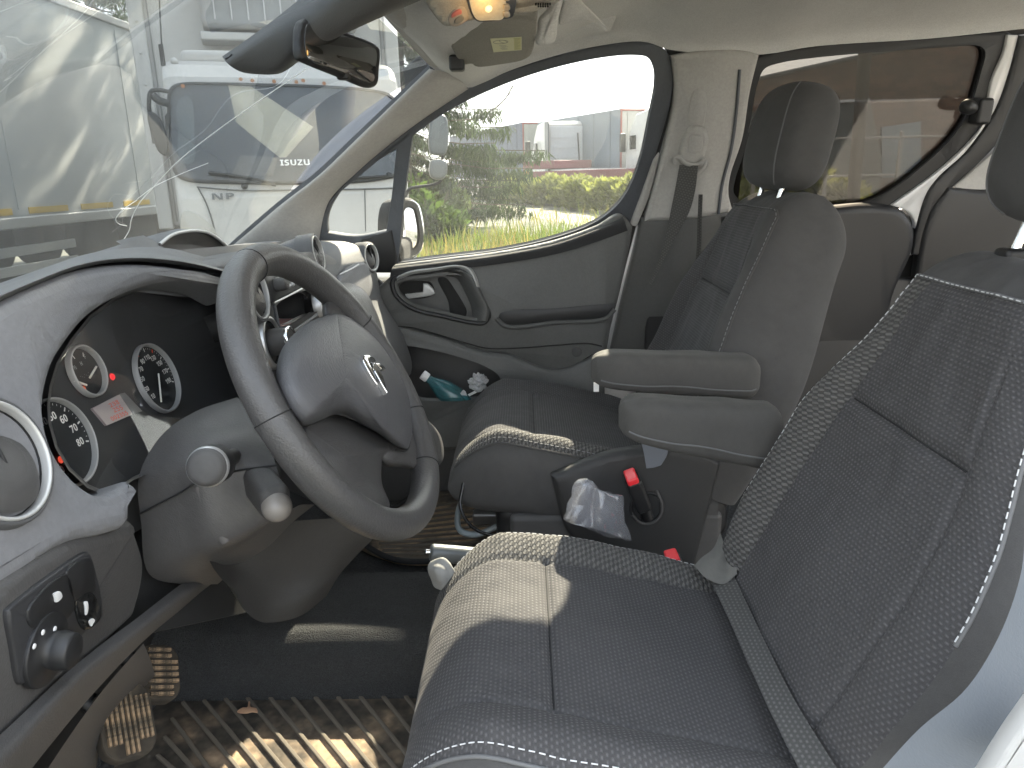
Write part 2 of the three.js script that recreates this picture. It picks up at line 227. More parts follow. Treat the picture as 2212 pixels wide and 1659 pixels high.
plate('quarter_panel', [[2050, 405, 1], [2120, 412], [2260, 405, 1], [2700, 400, 1], [2700, 900, 1], [1960, 900, 1], [1985, 560], [2010, 465]], W(-0.02), 0.04, 0.012, M.black, van);
plate('sliding_door_panel', [[1560, 470, 1], [1690, 462], [1800, 450], [1890, 444], [1950, 455], [1976, 490], [1975, 540], [1930, 650], [1900, 900, 1], [1600, 900, 1]], W(-0.022), 0.05, 0.018, M.black, van);
mk('cant_rail', board([[890, 255], [1010, 181], [1100, 144], [1200, 111], [1300, 90], [1388, 82], [1436, 100], [1446, 140], [1640, 140], [1760, 90], [2000, 70], [2215, 52, 1], [2215, -60, 1], [1640, -40], [1385, -60], [1010, 40], [870, 150, 1]], W(0.034), 0.03, 0.004), M.black, van);
mk('pillar_core', board([[1444, 110, 1], [1640, 105, 1], [1590, 470, 1], [1600, 900, 1], [1300, 900, 1], [1326, 700], [1350, 500], [1380, 420], [1426, 270]], W(0.036), 0.03, 0.004), M.black, van);
mk('quarter_core', board([[2145, 60, 1], [2500, 30, 1], [2500, 900, 1], [1560, 900, 1], [1560, 470, 1], [1800, 478], [1930, 462], [2050, 380], [2135, 285], [2190, 120]], W(0.045), 0.03, 0.004), M.black, van);
// floor, bulkhead, outer flanks, tail
const T2 = (g) => g;
mk('floor_pan', [put(bx(1.56, 0.03, 3.3, 0.01), 0, 0.4, 0.75)], M.carpet, van);
mk('floor_hump', skin([[-0.114, .41], [-0.112, .45], [-0.109, .49], [-0.103, .511], [-0.07, .539], [-0.05, .542], [0.05, .541], [0.14, .54], [0.17, .46], [0.18, .41]].map(([x, y]) => [-0.95, -0.6, -0.35, -0.1, 0.3, 0.9].map((z, i) => V(x, y + (i < 1 ? 0.12 : 0), z))), 30, 24), M.carpet, van);
mk('bulkhead', skin([[-0.78, -0.4, 0, 0.4, 0.78].map((x) => V(x, 1.12, -1.02)), [-0.78, -0.4, 0, 0.4, 0.78].map((x) => V(x, 0.75, -0.98)), [-0.78, -0.4, 0, 0.4, 0.78].map((x) => V(x, 0.52, -0.8)), [-0.78, -0.4, 0, 0.4, 0.78].map((x) => V(x, 0.415, -0.64))], 24, 12), M.carpet, van);
mk('flank_panel', [put(bx(0.03, 0.75, 2.4, 0.01), 0.84, 0.76, 1.15), put(bx(0.03, 0.55, 1.4, 0.01), 0.86, 0.64, -0.4), put(bx(0.03, 0.62, 1.3, 0.01), -0.82, 0.72, 1.55), put(bx(0.03, 0.7, 0.5, 0.01), -0.8, 0.75, -0.95)], M.paint, van);
mk('side_lining', put(bx(0.03, 0.62, 1.95, 0.01), 0.79, 0.72, 1.3), M.black, van);
mk('tail_panel', [put(bx(1.62, 0.75, 0.04, 0.01), 0, 0.77, 2.3)], M.black, van);
mk('sill_trim', [put(bx(0.12, 0.1, 1.5, 0.03), -0.74, 0.44, -0.1)], M.black, van);
mk('pillar_trim', skin([[[2215, 1150, .4], [2205, 1240, .4], [2160, 1370, .38], [2085, 1490, .36], [1985, 1575, .34], [1880, 1690, .32]], [[2240, 1190, .42], [2215, 1290, .41], [2180, 1390, .39], [2110, 1510, .37], [2015, 1610, .35], [1930, 1720, .33]], [[2290, 1230, .43], [2270, 1350, .42], [2230, 1450, .4], [2180, 1540, .38], [2130, 1650, .36], [2060, 1760, .34]], [[2400, 1290, .42], [2370, 1420, .41], [2320, 1520, .4], [2270, 1600, .38], [2210, 1700, .36], [2160, 1790, .34]]].map((r) => r.map((q) => P(q[0], q[1], { x: -0.69 - (q[0] - 1900) * 0.00008 }))), 16, 30), phy([0.13, 0.145, 0.165], 0.55, { bumpMap: grainB, bumpScale: 0.0002 }), van);
plate('aperture_panel', [[2250, 1520, 1], [2190, 1605], [2130, 1700, 1], [2300, 1720, 1]], R(-0.76), 0.02, 0.005, M.truckPaint, van);

// ================================================================ far front door
const door = thing('car_door', 'dark grey plastic front door card with silver handle, beyond passenger seat', 'car door');
const MAIN = [[887, 292, 1], [960, 240], [1060, 190], [1170, 150], [1290, 122], [1370, 115], [1405, 122], [1418, 145], [1420, 180], [1405, 260], [1388, 340], [1366, 400], [1338, 443], [1290, 481], [1200, 516], [1080, 543], [960, 558], [857, 571, 1], [868, 440]];
const QUART = [[856, 323, 1], [800, 358], [745, 403], [714, 448], [706, 480], [708, 504, 1], [770, 511], [834, 500, 1], [846, 420]];
plate('window_frame', [[686, 520, 1], [690, 470], [712, 432], [770, 372], [840, 312], [905, 262], [1010, 190], [1100, 153], [1200, 121], [1300, 98], [1385, 90], [1428, 100], [1450, 130], [1455, 185], [1436, 270], [1412, 350], [1392, 430], [1368, 488, 1], [1340, 475], [1290, 505], [1200, 535], [1080, 560], [960, 577], [850, 592, 1], [760, 560]], W(0.004), 0.03, 0.004, M.seal, door, [MAIN, QUART]);
plate('window_pane', [[870, 290, 1], [960, 228], [1170, 138], [1380, 100], [1430, 150], [1380, 420], [1290, 500], [1080, 560], [845, 590, 1]], W(0.026), 0.004, 0, M.glass, door);
plate('dust_haze_film', [[870, 290, 1], [960, 228], [1170, 138], [1380, 100], [1430, 150], [1380, 420], [1290, 500], [1080, 560], [845, 590, 1]], W(0.021), 0.001, 0, M.film2, door, [], 'thin haze film standing for bloom on the door window');  // added film that lays the bloom over this window
plate('quarter_pane', [[866, 312, 1], [740, 398], [698, 480], [700, 515, 1], [850, 515, 1]], W(0.022), 0.004, 0, M.glass, door);
plate('frame_inner_edge', [[1412, 345, 1], [1424, 330], [1404, 420], [1376, 490, 1], [1360, 487, 1], [1378, 440]], W(-0.004), 0.012, 0.004, M.trim, door);
// door card: swelling upper panel with the cup cut out
const CUP = [[850, 628], [849, 605], [868, 595], [920, 588], [980, 582], [1006, 588], [1022, 610], [1048, 658], [1056, 682], [1046, 697], [1020, 697], [960, 684], [895, 668], [864, 648]];
plate('door_card', [[840, 600, 1], [850, 574, 1], [960, 560], [1080, 545], [1200, 520], [1290, 488], [1340, 462], [1368, 488, 1], [1360, 540], [1338, 640], [1320, 710], [1302, 830, 1], [1200, 830], [1100, 770], [1040, 762], [960, 735], [880, 714], [790, 706, 1], [800, 640]], R(0.7), 0.05, 0.014, M.door, door, [CUP]);
mk('sill_roll', skin([[[850, 573], [960, 559], [1080, 544], [1200, 519], [1290, 487], [1342, 460]], [[846, 582], [960, 569], [1080, 554], [1200, 531], [1290, 500], [1348, 475]], [[842, 596], [960, 584], [1080, 570], [1200, 549], [1290, 522], [1356, 498]]].map((r, i) => r.map((q) => P(q[0], q[1], { x: [0.735, 0.69, 0.692][i] }))), 14, 40), M.rubber, door);
plate('handle_cup', CUP.map(([x, y]) => [952 + (x - 952) * 1.04, 640 + (y - 640) * 1.05]), R(0.738), 0.01, 0.002, M.door, door);
mk('cup_rim', tube(CUP.map((q) => P(q[0], q[1], { x: 0.699 })), 0.006, 120, true), M.black, door);
mk('cup_silver_trim', skin([[[858, 606], [885, 595], [940, 587], [985, 580], [1006, 586], [1018, 602], [1026, 617]], [[857, 600], [884, 588], [940, 580], [988, 574], [1012, 581], [1024, 599], [1030, 619]], [[862, 594], [886, 583], [940, 576], [990, 571], [1017, 579], [1030, 599], [1036, 621]]].map((r, i) => r.map((q) => P(q[0], q[1], { x: [0.695, 0.684, 0.696][i] }))), 10, 40), M.satin, door);
mk('grab_handle', skin([[[962, 596], [985, 600], [1005, 632], [1020, 668], [1022, 692]], [[972, 586], [1000, 592], [1022, 628], [1038, 668], [1036, 694]], [[990, 583], [1012, 592], [1034, 628], [1052, 668], [1048, 694]], [[996, 582], [1020, 600], [1044, 640], [1060, 676], [1054, 696]]].map((r, i) => r.map((q) => P(q[0], q[1], { x: [0.725, 0.69, 0.684, 0.7][i] }))), 12, 30), M.door, door);
plate('grab_recess', [[946, 602], [962, 600], [985, 630], [1008, 672], [1004, 684], [975, 680], [968, 650]], R(0.735), 0.002, 0.0005, M.deep, door);
plate('lever_recess', [[862, 622], [868, 612], [900, 607], [930, 610], [938, 628], [930, 640], [890, 646], [876, 640]], R(0.736), 0.002, 0.0005, M.deep, door);
plate('release_lever', [[874.5, 636, 1], [913, 631, 1], [914, 612.5, 1], [923, 613.5], [936, 625], [939.5, 633], [933.5, 638], [911, 642.5], [883, 646, 1], [878, 643]], R(0.72), 0.012, 0.004, M.satin, door);
plate('ledge_pocket', [[1078, 688], [1082, 676], [1200, 666], [1310, 657], [1330, 658], [1326, 672], [1308, 686], [1200, 695], [1100, 704]], R(0.6985), 0.004, 0.001, M.black, door);
mk('ledge_lip', tube([[1072, 688], [1095, 705], [1200, 697], [1308, 688], [1328, 668]].map((q) => P(q[0], q[1], { x: 0.695 })), 0.006, 40), M.door, door);
mk('card_joint', tube([[845, 705], [890, 708], [950, 724], [1010, 742], [1050, 752], [1120, 752], [1200, 746], [1270, 742], [1300, 748]].map((q) => P(q[0], q[1], { x: 0.6988 })), 0.0018, 60), M.deep, door);
const POCK = [[858, 742], [880, 738], [940, 748], [1000, 764], [1050, 782], [1085, 806], [1092, 836], [1070, 862], [1010, 874], [960, 876], [900, 872], [864, 850]];
plate('map_pocket', [[800, 700, 1], [880, 712], [960, 733], [1040, 760], [1100, 768], [1200, 800], [1305, 760, 1], [1310, 960, 1], [780, 980, 1]], R(0.684), 0.03, 0.012, M.door, door, [POCK]);
plate('pocket_back', [[820, 700, 1], [1140, 740, 1], [1140, 960, 1], [820, 960, 1]], R(0.765), 0.006, 0.001, M.black, door);
mk('pocket_floor', [put(bx(0.09, 0.015, 0.5, 0.004), 0.73, P(960, 884, { x: 0.684 }).y, -0.2)], M.black, door);
mk('screw_cover', [aim(lathe([[0, 0.002], [0.012, 0.002], [0.0135, 0.001], [0.014, -0.002]], 28), P(1246, 760, { x: 0.698 }), V(-1, 0, 0))], M.lower, door);
mk('panel_crease', tube([[1195, 818], [1235, 795], [1280, 765]].map((q) => P(q[0], q[1], { x: 0.6975 })), 0.0012, 12), M.deep, door);
plate('mirror_sail', [[780, 518, 1], [810, 508], [846, 498, 1], [858, 560, 1], [850, 590, 1], [770, 590, 1]], W(-0.002), 0.02, 0.005, M.black, door);
// door outer skin so that daylight stays out
plate('door_foot', [[560, 560, 1], [800, 590, 1], [1000, 760, 1], [1300, 760, 1], [1320, 1150, 1], [700, 1200, 1], [560, 1000, 1]], R(0.775), 0.02, 0.004, M.lower, door);
mk('outer_skin', [put(bx(0.02, 0.7, 1.5, 0.01), 0.83, 0.68, -0.15)], M.paint, door);

// wing mirror outside
const wm = thing('wing_mirror', 'black wing mirror outside the far front window showing the yard behind', 'mirror');
{
  const mp = pl(P(892, 495, { x: 0.98 }), V(-0.62, 0.06, 0.78));
  const gl = [[866, 442], [885, 432], [903, 440], [913, 470], [917, 520], [908, 545], [888, 556], [870, 560], [860, 520]];
  plate('housing', gl.map(([x, y]) => [889 + (x - 889) * 1.14, 496 + (y - 496) * 1.1]), pl(mp.o.clone().addScaledVector(mp.n, 0.004), mp.n), 0.09, 0.02, std(0.02, 0.85), wm, [gl]);
  plate('mirror_glass', gl, mp, 0.004, 0.0005, M.mirror, wm);
  mk('arm', [put(bx(0.2, 0.07, 0.1, 0.02), 0.88, P(880, 545, { x: 0.85 }).y, P(840, 540, { x: 0.85 }).z)], std(0.008, 0.95), wm);
}

// ================================================================ roof furniture
const TR = M.liner;
const visor = thing('sun_visor', 'pale grey sun visor folded up against the lining, sticker on its face', 'sun visor');
{
  const vp = pl(V(0.35, 1.553, -0.03), V(-0.3, -0.94, 0.1));
  const cr4 = (a) => a.map((q) => [905 + q[0] * 0.1984, q[1] * 0.1984, q[2]]);
  plate('visor_body', cr4([[190, 220, 1], [350, 530], [455, 700], [500, 716], [570, 708], [600, 730], [650, 742], [900, 712], [1130, 668], [1215, 620], [1248, 560], [1290, 300], [1300, 120, 1]]), vp, 0.026, 0.007, std([0.3, 0.285, 0.25], 0.9, { map: linerC }), visor);
  const s = cr4([[775, 420], [1118, 400], [1118, 545], [812, 570]]).map((q) => on(q[0], q[1], pl(vp.o.clone().addScaledVector(vp.n, 0.0015), vp.n)));
  const g = new THREE.BufferGeometry(); g.setAttribute('position', new THREE.Float32BufferAttribute([s[3], s[2], s[1], s[0]].flatMap((p) => p.toArray()), 3)); g.setAttribute('uv', new THREE.Float32BufferAttribute([0, 0, 1, 0, 1, 1, 0, 1], 2)); g.setIndex([0, 1, 2, 0, 2, 3]); g.computeVertexNormals();
  mk('sticker', g, std(1, 0.6, { map: cv(256, 128, (c, w, h) => { c.fillStyle = '#cfcda8'; c.fillRect(0, 0, w, h); c.strokeStyle = '#8f8e7c'; c.lineWidth = 5; c.beginPath(); c.ellipse(78, 36, 60, 16, 0, 0, 7); c.stroke(); c.beginPath(); c.ellipse(100, 34, 30, 12, 0.3, 0, 7); c.stroke(); c.fillStyle = '#a3a18a'; for (let i = 0; i < 6; i++) c.fillRect(60 + 8 * (i % 3), 66 + i * 8, 60 - 9 * (i % 2), 4); c.fillStyle = '#bdbb86'; c.fillRect(188, 6, 60, 116); c.fillStyle = '#96946a'; for (let i = 0; i < 10; i++) c.fillRect(194, 14 + i * 11, 46 - 9 * (i % 3), 3); }) }), visor);
  mk('pivot_clip', [put(bx(0.03, 0.03, 0.03, 0.006), ...on(987, 137, vp).toArray())], M.black, visor);
}
const oc = thing('roof_console', 'pale roof console with a lit reading lamp and two switches', 'roof lamp');
{
  const cp = pl(V(0, 1.568, -0.045), V(-0.7, -0.66, 0.28)), c4 = (a) => a.map((q) => [905 + q[0] * 0.1984, q[1] * 0.1984, q[2]]), up = (k) => pl(cp.o.clone().addScaledVector(cp.n, k), cp.n);
  plate('console_body', c4([[60, -60, 1], [80, 10], [130, 130], [225, 268], [290, 320], [345, 326], [600, 262], [900, 212], [1240, 172], [1420, 108], [1600, 18], [1680, -60, 1]]), cp, 0.05, 0.014, std([0.4, 0.38, 0.33], 0.8, { map: linerC }), oc);
  plate('switch_panel', c4([[330, 250], [322, 200], [370, 120], [450, 78], [500, 90], [535, 200], [480, 260], [400, 292], [350, 280]]), up(0.0015), 0.004, 0.001, std([0.3, 0.28, 0.25], 0.7), oc);
  for (const [a, m] of [[[[360, 200], [362, 155], [440, 108], [466, 118], [468, 150], [420, 170]], std([0.4, 0.13, 0.12], 0.5)], [[[388, 255], [395, 220], [470, 176], [492, 190], [488, 222], [420, 265]], std([0.16, 0.16, 0.15], 0.5)]]) plate('switch', c4(a), up(0.004), 0.004, 0.0015, m, oc);
  plate('lamp_bezel', c4([[530, -40], [535, 40], [590, 190], [640, 238], [760, 240], [930, 215], [1020, 190], [1052, 100], [1046, -40]]), up(0.003), 0.006, 0.002, M.seal, oc);
  plate('lamp_lens', c4([[550, -40], [556, 40], [600, 180], [645, 225], [760, 228], [920, 205], [925, -40]]), up(0.006), 0.006, 0.002, std([0.55, 0.53, 0.42], 0.2, { map: wornC, emissive: new THREE.Color(1, 0.75, 0.45), emissiveIntensity: 0.02 }), oc);
  const lp = on(905 + 755 * 0.1984, 88 * 0.1984, up(0.012)); mk('lamp_bulb', [put(new THREE.SphereGeometry(0.006, 16, 12), ...on(905 + 755 * 0.1984, 88 * 0.1984, up(0.004)).toArray())], std([1, 0.8, 0.5], 0.4, { emissive: new THREE.Color(1, 0.75, 0.35), emissiveIntensity: 0.12 }), oc);
  const pt = new THREE.PointLight(0xffc06a, 0.0012, 0.6); pt.position.copy(on(905 + 755 * 0.1984, 88 * 0.1984, up(0.03))); pt.castShadow = true; scene.add(pt);
  for (const y of [-10, 95, 170]) plate('lamp_key', c4([[925, y - 30], [985, y - 34], [1000, y], [990, y + 24], [935, y + 26], [920, y]]), up(0.01), 0.008, 0.003, std([0.3, 0.29, 0.26], 0.4), oc);
  for (let i = 0; i < 7; i++) plate('speaker_slot', c4([[1268 + i * 26, 36], [1282 + i * 26, 34], [1280 + i * 26, 58], [1268 + i * 26, 62]]), up(0.001), 0.002, 0.0003, M.deep, oc);
  for (let i = 0; i < 5; i++) plate('speaker_slot', c4([[1295 + i * 26, 68], [1308 + i * 26, 66], [1306 + i * 26, 80], [1295 + i * 26, 82]]), up(0.001), 0.002, 0.0003, M.deep, oc);
}
const shelf = thing('roof_shelf', 'pale moulded roof shelf with a broad upright beside the sun visor', 'roof shelf');
{
  const c4 = (a) => a.map((q) => [905 + q[0] * 0.1984, q[1] * 0.1984, q[2]]), sp = pl(V(0.3, 1.59, 0.06), V(-0.9, -0.35, 0.1));
  plate('upright', c4([[1440, -60, 1], [1420, 100], [1318, 220], [1300, 350], [1282, 480], [1300, 505], [1360, 514], [1440, 504], [1498, 440], [1525, 230], [1600, -60, 1]]), sp, 0.03, 0.012, TR, shelf);
  plate('shelf_edge', c4([[1600, -60, 1], [1560, 100], [1528, 240], [1545, 282], [1640, 250], [1780, 232], [1900, 252], [2000, 300], [2062, 342, 1], [2000, 250], [1880, 130], [1790, 40], [1720, -60, 1]]), pl(V(0.42, 1.59, 0.1), V(-0.85, -0.5, 0.1)), 0.012, 0.004, TR, shelf);
  mk('shelf_back', skin([[[1420, -80], [1700, -80], [1950, 10], [2200, 60]], [[1300, 200], [1500, 300], [1800, 320], [2080, 350]], [[1270, 480], [1500, 480], [1800, 400], [2080, 352]]].map((r, i) => r.map((q) => P(905 + q[0] * 0.1984, q[1] * 0.1984, { x: 0.57 + 0.03 * i }))), 10, 16), M.liner, shelf);
}
const rvm = thing('rear_view_mirror', 'black framed rear view mirror hanging below the windscreen header', 'mirror');
{
  const a = P(650, 85, { x: -0.1 }), b = P(820, 140, { x: 0.1 }), ax = b.clone().sub(a), n = ax.clone().cross(V(0, 1, 0)).normalize().multiplyScalar(-1); if (n.z < 0) n.multiplyScalar(-1);
  const mp = pl(a.clone().lerp(b, 0.5), n.add(V(0, 0.2, 0)));
  plate('mirror_housing', [[652, 44], [664, 37], [700, 48], [760, 70], [812, 93], [823, 108], [822, 150], [818, 182], [806, 187], [740, 162], [670, 133], [652, 122], [647, 90]], mp, 0.016, 0.007, M.black, rvm);
  plate('mirror_glass', [[663, 53], [672, 50], [740, 75], [806, 101], [814, 114], [812, 150], [808, 174], [800, 178], [740, 155], [672, 129], [662, 118]], pl(mp.o.clone().addScaledVector(mp.n, 0.0015), mp.n), 0.003, 0.0005, std(0.26, 0.03, { metalness: 1 }), rvm);
  mk('stem', tube([V(0.0, 1.575, -0.27), P(690, 70, { x: 0 }).add(V(0, 0.02, -0.03)), mp.o.clone().addScaledVector(mp.n, -0.02)], 0.012, 16), M.black, rvm);
  mk('dimmer_tab', [put(bx(0.02, 0.012, 0.02, 0.004), ...P(742, 164, { x: 0 }).toArray())], M.black, rvm);
}
const sen = thing('sensor_cover', 'long dark plastic cover running down from the windscreen header beside mirror', 'sensor cover');
{
  const rows = [[[480, 122], [560, 66], [640, 4], [720, -60]], [[492, 138], [575, 84], [680, 30], [790, -40]], [[520, 155], [590, 150], [640, 118], [860, -10]], [[570, 161], [606, 158], [690, 100], [910, 0]], [[600, 156], [616, 150], [720, 70], [920, -20]]];
  const x = [[-0.05, -0.05, -0.05, -0.05], [-0.06, -0.065, -0.07, -0.07], [-0.04, -0.045, -0.05, -0.05], [0.0, 0.0, 0, 0], [0.05, 0.05, 0.05, 0.05]];
  mk('sensor_cover_shell', skin(rows.map((r, i) => r.map((q, j) => P(q[0], q[1], { x: x[i][j] }))), 20, 24), phy([0.07, 0.072, 0.075], 0.6, { bumpMap: grainB, bumpScale: 0.0003 }), sen);
  mk('catch_slot', tube([[488, 122], [497, 118], [502, 112]].map((q) => P(q[0], q[1] + 6, { x: -0.056 })), 0.002, 8), M.deep, sen);
}
// seat belt on the far pillar
const belt = thing('shoulder_belt', 'dark shoulder belt hanging from a pale anchor on the far pillar', 'seat belt');
{
  plate('anchor_cover', [[1482, 290], [1496, 274], [1522, 276], [1532, 296], [1526, 330], [1510, 360], [1484, 362], [1470, 340]], W(-0.035), 0.03, 0.01, M.trim, belt);
  plate('anchor_button', [[1489, 308], [1494, 294], [1516, 295], [1516, 322], [1508, 330], [1490, 330]], W(-0.038), 0.006, 0.002, M.trim, belt);
  mk('anchor_loop', tube([[1460, 352], [1458, 342], [1466, 340], [1480, 352], [1500, 356], [1514, 352], [1522, 345], [1520, 360], [1508, 372]].map((q) => on(q[0], q[1], W(-0.04))), 0.006, 40), M.trim, belt);
  const e = [[[1468, 356], [1508, 358]], [[1460, 400], [1502, 410]], [[1452, 440], [1490, 455]], [[1440, 500], [1460, 512]], [[1420, 570], [1428, 575]], [[1402, 612], [1407, 616]]];
  mk('webbing', skin(e.map((r, i) => r.map((q, j) => on(q[0], q[1], W(-0.035 - 0.012 * i - 0.015 * j)))), 30, 8), M.webbing, belt);
  const l2 = [[1514, 420], [1512, 470], [1508, 560], [1490, 660]]; mk('webbing', skin([l2.map((q) => on(q[0] - 5, q[1], W(-0.02))), l2.map((q) => on(q[0] + 4, q[1], W(-0.025)))], 6, 20), M.webbing, belt);
}
// ================================================================ dashboard
const dash = thing('dashboard', 'dark grey dashboard with hooded instruments, round vents, radio and glovebox', 'dashboard');
const FO = V(-0.4, 1.035, -0.41), FN = V(0, 0.28, 0.96).normalize(), F = (k = 0) => pl(FO.clone().addScaledVector(FN, k), FN);   // k > 0 towards the driver
const LIP = [[287, 1034], [260, 1053], [225, 1065], [190, 1050], [150, 1012], [122, 965], [107, 910], [105, 875], [110, 835], [125, 785], [155, 735], [195, 685], [250, 645], [315, 617], [380, 604], [430, 606], [475, 618], [512, 640]];
plate('instrument_fascia', [[287, 1034, 1], ...LIP.slice(1, -1), [512, 640, 1], [520, 606, 1], [470, 591], [380, 573], [280, 566], [175, 580], [55, 627], [-60, 685, 1], [-250, 790, 1], [-250, 1420, 1], [-60, 1315], [0, 1275], [60, 1232], [110, 1197], [165, 1165], [240, 1147], [278, 1136, 1], [288, 1122, 1]], F(0), 0.06, 0.013, M.fascia, dash);
const cluster = new THREE.Group(); cluster.name = 'instrument_cluster'; dash.add(cluster);
{
  const deep = F(-0.085), shr = (q, k) => [265 + (q[0] - 265) * k, 850 + (q[1] - 850) * k];
  const full = [...LIP, [560, 700], [560, 860], [480, 930], [380, 990]];
  mk('hood_lining', loft([full.map((q) => on(...shr(q, 1.02), F(-0.03))), full.map((q) => on(...shr(q, 1.0), F(-0.05))), full.map((q) => on(...shr(q, 0.98), F(-0.086)))], true), M.lower, cluster);
  plate('cluster_face', [[-20, 780, 1], [150, 560, 1], [620, 520, 1], [640, 960, 1], [200, 1200, 1], [-20, 1120, 1]], deep, 0.01, 0.001, std([0.045, 0.045, 0.046], 0.5), cluster);
  const face = (k) => F(-0.085 + k);
  const dial = (u, v, r, draw, name, ringMat) => {
    const c = on(u, v, face(0.002)), [e1, e2, e3] = basis(F()), mtx = new THREE.Matrix4().makeBasis(e1, e2, e3).setPosition(c);
    const m = mk(name, new THREE.CircleGeometry(r, 64).applyMatrix4(mtx), std(1, 0.55, { map: cv(512, 512, draw) }), cluster);
    mk('dial_ring', aim(lathe([[r - 0.0005, 0], [r - 0.0002, 0.006], [r + 0.001, 0.0075], [r + 0.0028, 0.0062], [r + 0.0032, 0]], 72), c, e3, e1), M.satin, cluster);
    return (deg, len, back = 0) => { const d = e1.clone().multiplyScalar(Math.cos(deg * D)).addScaledVector(e2, Math.sin(deg * D)); mk('needle', tube([c.clone().addScaledVector(e3, 0.005).addScaledVector(d, -back), c.clone().addScaledVector(e3, 0.005).addScaledVector(d, len)], 0.0012, 4, false, 6), std([0.85, 0.83, 0.75], 0.5), cluster); };
  };
  const scale = (lo, hi, a0, a1, step, minor, r, fs, red) => (c, w) => {
    c.fillStyle = '#232527'; c.fillRect(0, 0, w, w); c.translate(w / 2, w / 2); c.textAlign = 'center'; c.textBaseline = 'middle'; c.font = 'bold ' + fs + 'px sans-serif';
    for (let n = 0; n <= hi; n += minor) { const a = (a0 + (a1 - a0) * n / hi) * D, big = Math.abs((n - lo) % step) < 1e-6; c.strokeStyle = red(n) ? '#ff5a28' : '#e6e6e0'; c.lineWidth = big ? 10 : 4; c.beginPath(); const k = big ? 0.84 : 0.9; c.moveTo(Math.cos(a) * w / 2 * k, -Math.sin(a) * w / 2 * k); c.lineTo(Math.cos(a) * w * 0.475, -Math.sin(a) * w * 0.475); c.stroke();
      if (big) { c.fillStyle = '#eceae4'; c.fillText(String(n), Math.cos(a) * w / 2 * r, -Math.sin(a) * w / 2 * r); } }
  };
  const nd = dial(336, 818, 0.046, scale(10, 190, 232, -22, 20, 5, 0.66, 50, (n) => n === 90 || n === 130), 'speedometer'); nd(236, 0.036, 0.006);
  const nt = dial(132, 957, 0.047, scale(10, 80, 235, -18, 10, 2.5, 0.64, 62, () => false), 'rev_counter');
  const nf = dial(184, 803, 0.029, (c, w) => { c.fillStyle = '#202225'; c.fillRect(0, 0, w, w); c.translate(w / 2, w / 2); c.strokeStyle = '#dcdcd6'; c.lineWidth = 12; for (const a of [60, 110, 170, 200]) { c.beginPath(); c.moveTo(Math.cos(a * D) * 170, -Math.sin(a * D) * 170); c.lineTo(Math.cos(a * D) * 215, -Math.sin(a * D) * 215); c.stroke(); } c.fillStyle = '#9aa0a0'; c.font = 'bold 60px sans-serif'; c.fillText('H', -20, -70); c.fillText('F', 90, -120); c.fillText('½', -150, -60); c.fillStyle = '#77797a'; for (let i = 0; i < 9; i++) c.fillRect(-110 + i * 24, 20 + 12 * (i % 3), 16, 6); }, 'fuel_gauge');
  const bar = (a, b, name, mat, k, r) => mk(name, tube([on(...a, face(k)), on(...b, face(k))], r, 4, false, 6), mat, cluster);
  const ndm = std([0.85, 0.83, 0.75], 0.5); bar([160, 822], [187, 832], 'needle', ndm, 0.006, 0.0013); bar([208, 792], [194, 816], 'needle', ndm, 0.006, 0.0013);
  const warn = (u, v, r, c, name) => mk(name, aim(lathe([[0, 0.002], [r * 0.8, 0.0018], [r, 0]], 20), on(u, v, face(0.004)), FN, V(1, 0, 0)), std(c.map((x) => x * 0.5), 0.4, { emissive: new THREE.Color().setRGB(...c), emissiveIntensity: 0.09 }), cluster);
  warn(242, 814, 0.0045, [1, 0.03, 0.04], 'warning_mark'); warn(179, 841, 0.004, [1, 0.16, 0.03], 'warning_mark'); warn(131, 993, 0.004, [1, 0.1, 0.05], 'warning_mark');  // two warning lights, then a glowing dot for the red zone
  const lcd = [[200, 882, 1], [258, 852, 1], [287, 895, 1], [231, 919, 1]];
  plate('display', lcd, face(0.003), 0.004, 0.0003, std([0.36, 0.31, 0.31], 0.4), cluster);
  const q = lcd.map((p) => on(p[0], p[1], face(0.0036))), g = new THREE.BufferGeometry(); g.setAttribute('position', new THREE.Float32BufferAttribute([q[3], q[2], q[1], q[0]].flatMap((p) => p.toArray()), 3)); g.setAttribute('uv', new THREE.Float32BufferAttribute([0, 0, 1, 0, 1, 1, 0, 1], 2)); g.setIndex([0, 1, 2, 0, 2, 3]); g.computeVertexNormals();
  mk('display_print', g, std(1, 0.5, { map: cv(256, 192, (c, w, h) => { c.fillStyle = '#b0a6a4'; c.fillRect(0, 0, w, h); c.fillStyle = '#e0604c'; c.font = 'bold 52px monospace'; c.fillText('238', 120, 70); c.fillText('255', 120, 122); c.font = 'bold 46px monospace'; c.fillText('002355', 60, 176); }) }), cluster);
  plate('display_shade', [[258, 851, 1], [270, 848, 1], [308, 888, 1], [288, 895, 1]], face(0.004), 0.004, 0.0005, std(0.16, 0.5), cluster);
  mk('cluster_lens', loft([[[60, 760], [200, 600], [400, 560], [600, 560]], [[60, 900], [200, 800], [400, 760], [600, 760]], [[60, 1140], [220, 1100], [400, 990], [600, 930]]].map((r, i) => cr(r.map((p) => on(p[0], p[1], F(-0.055 + [0, -0.02, 0.012][i]))), 16))), phy(0.97, 0.02, { transmission: 1, thickness: 0 }), cluster);
}
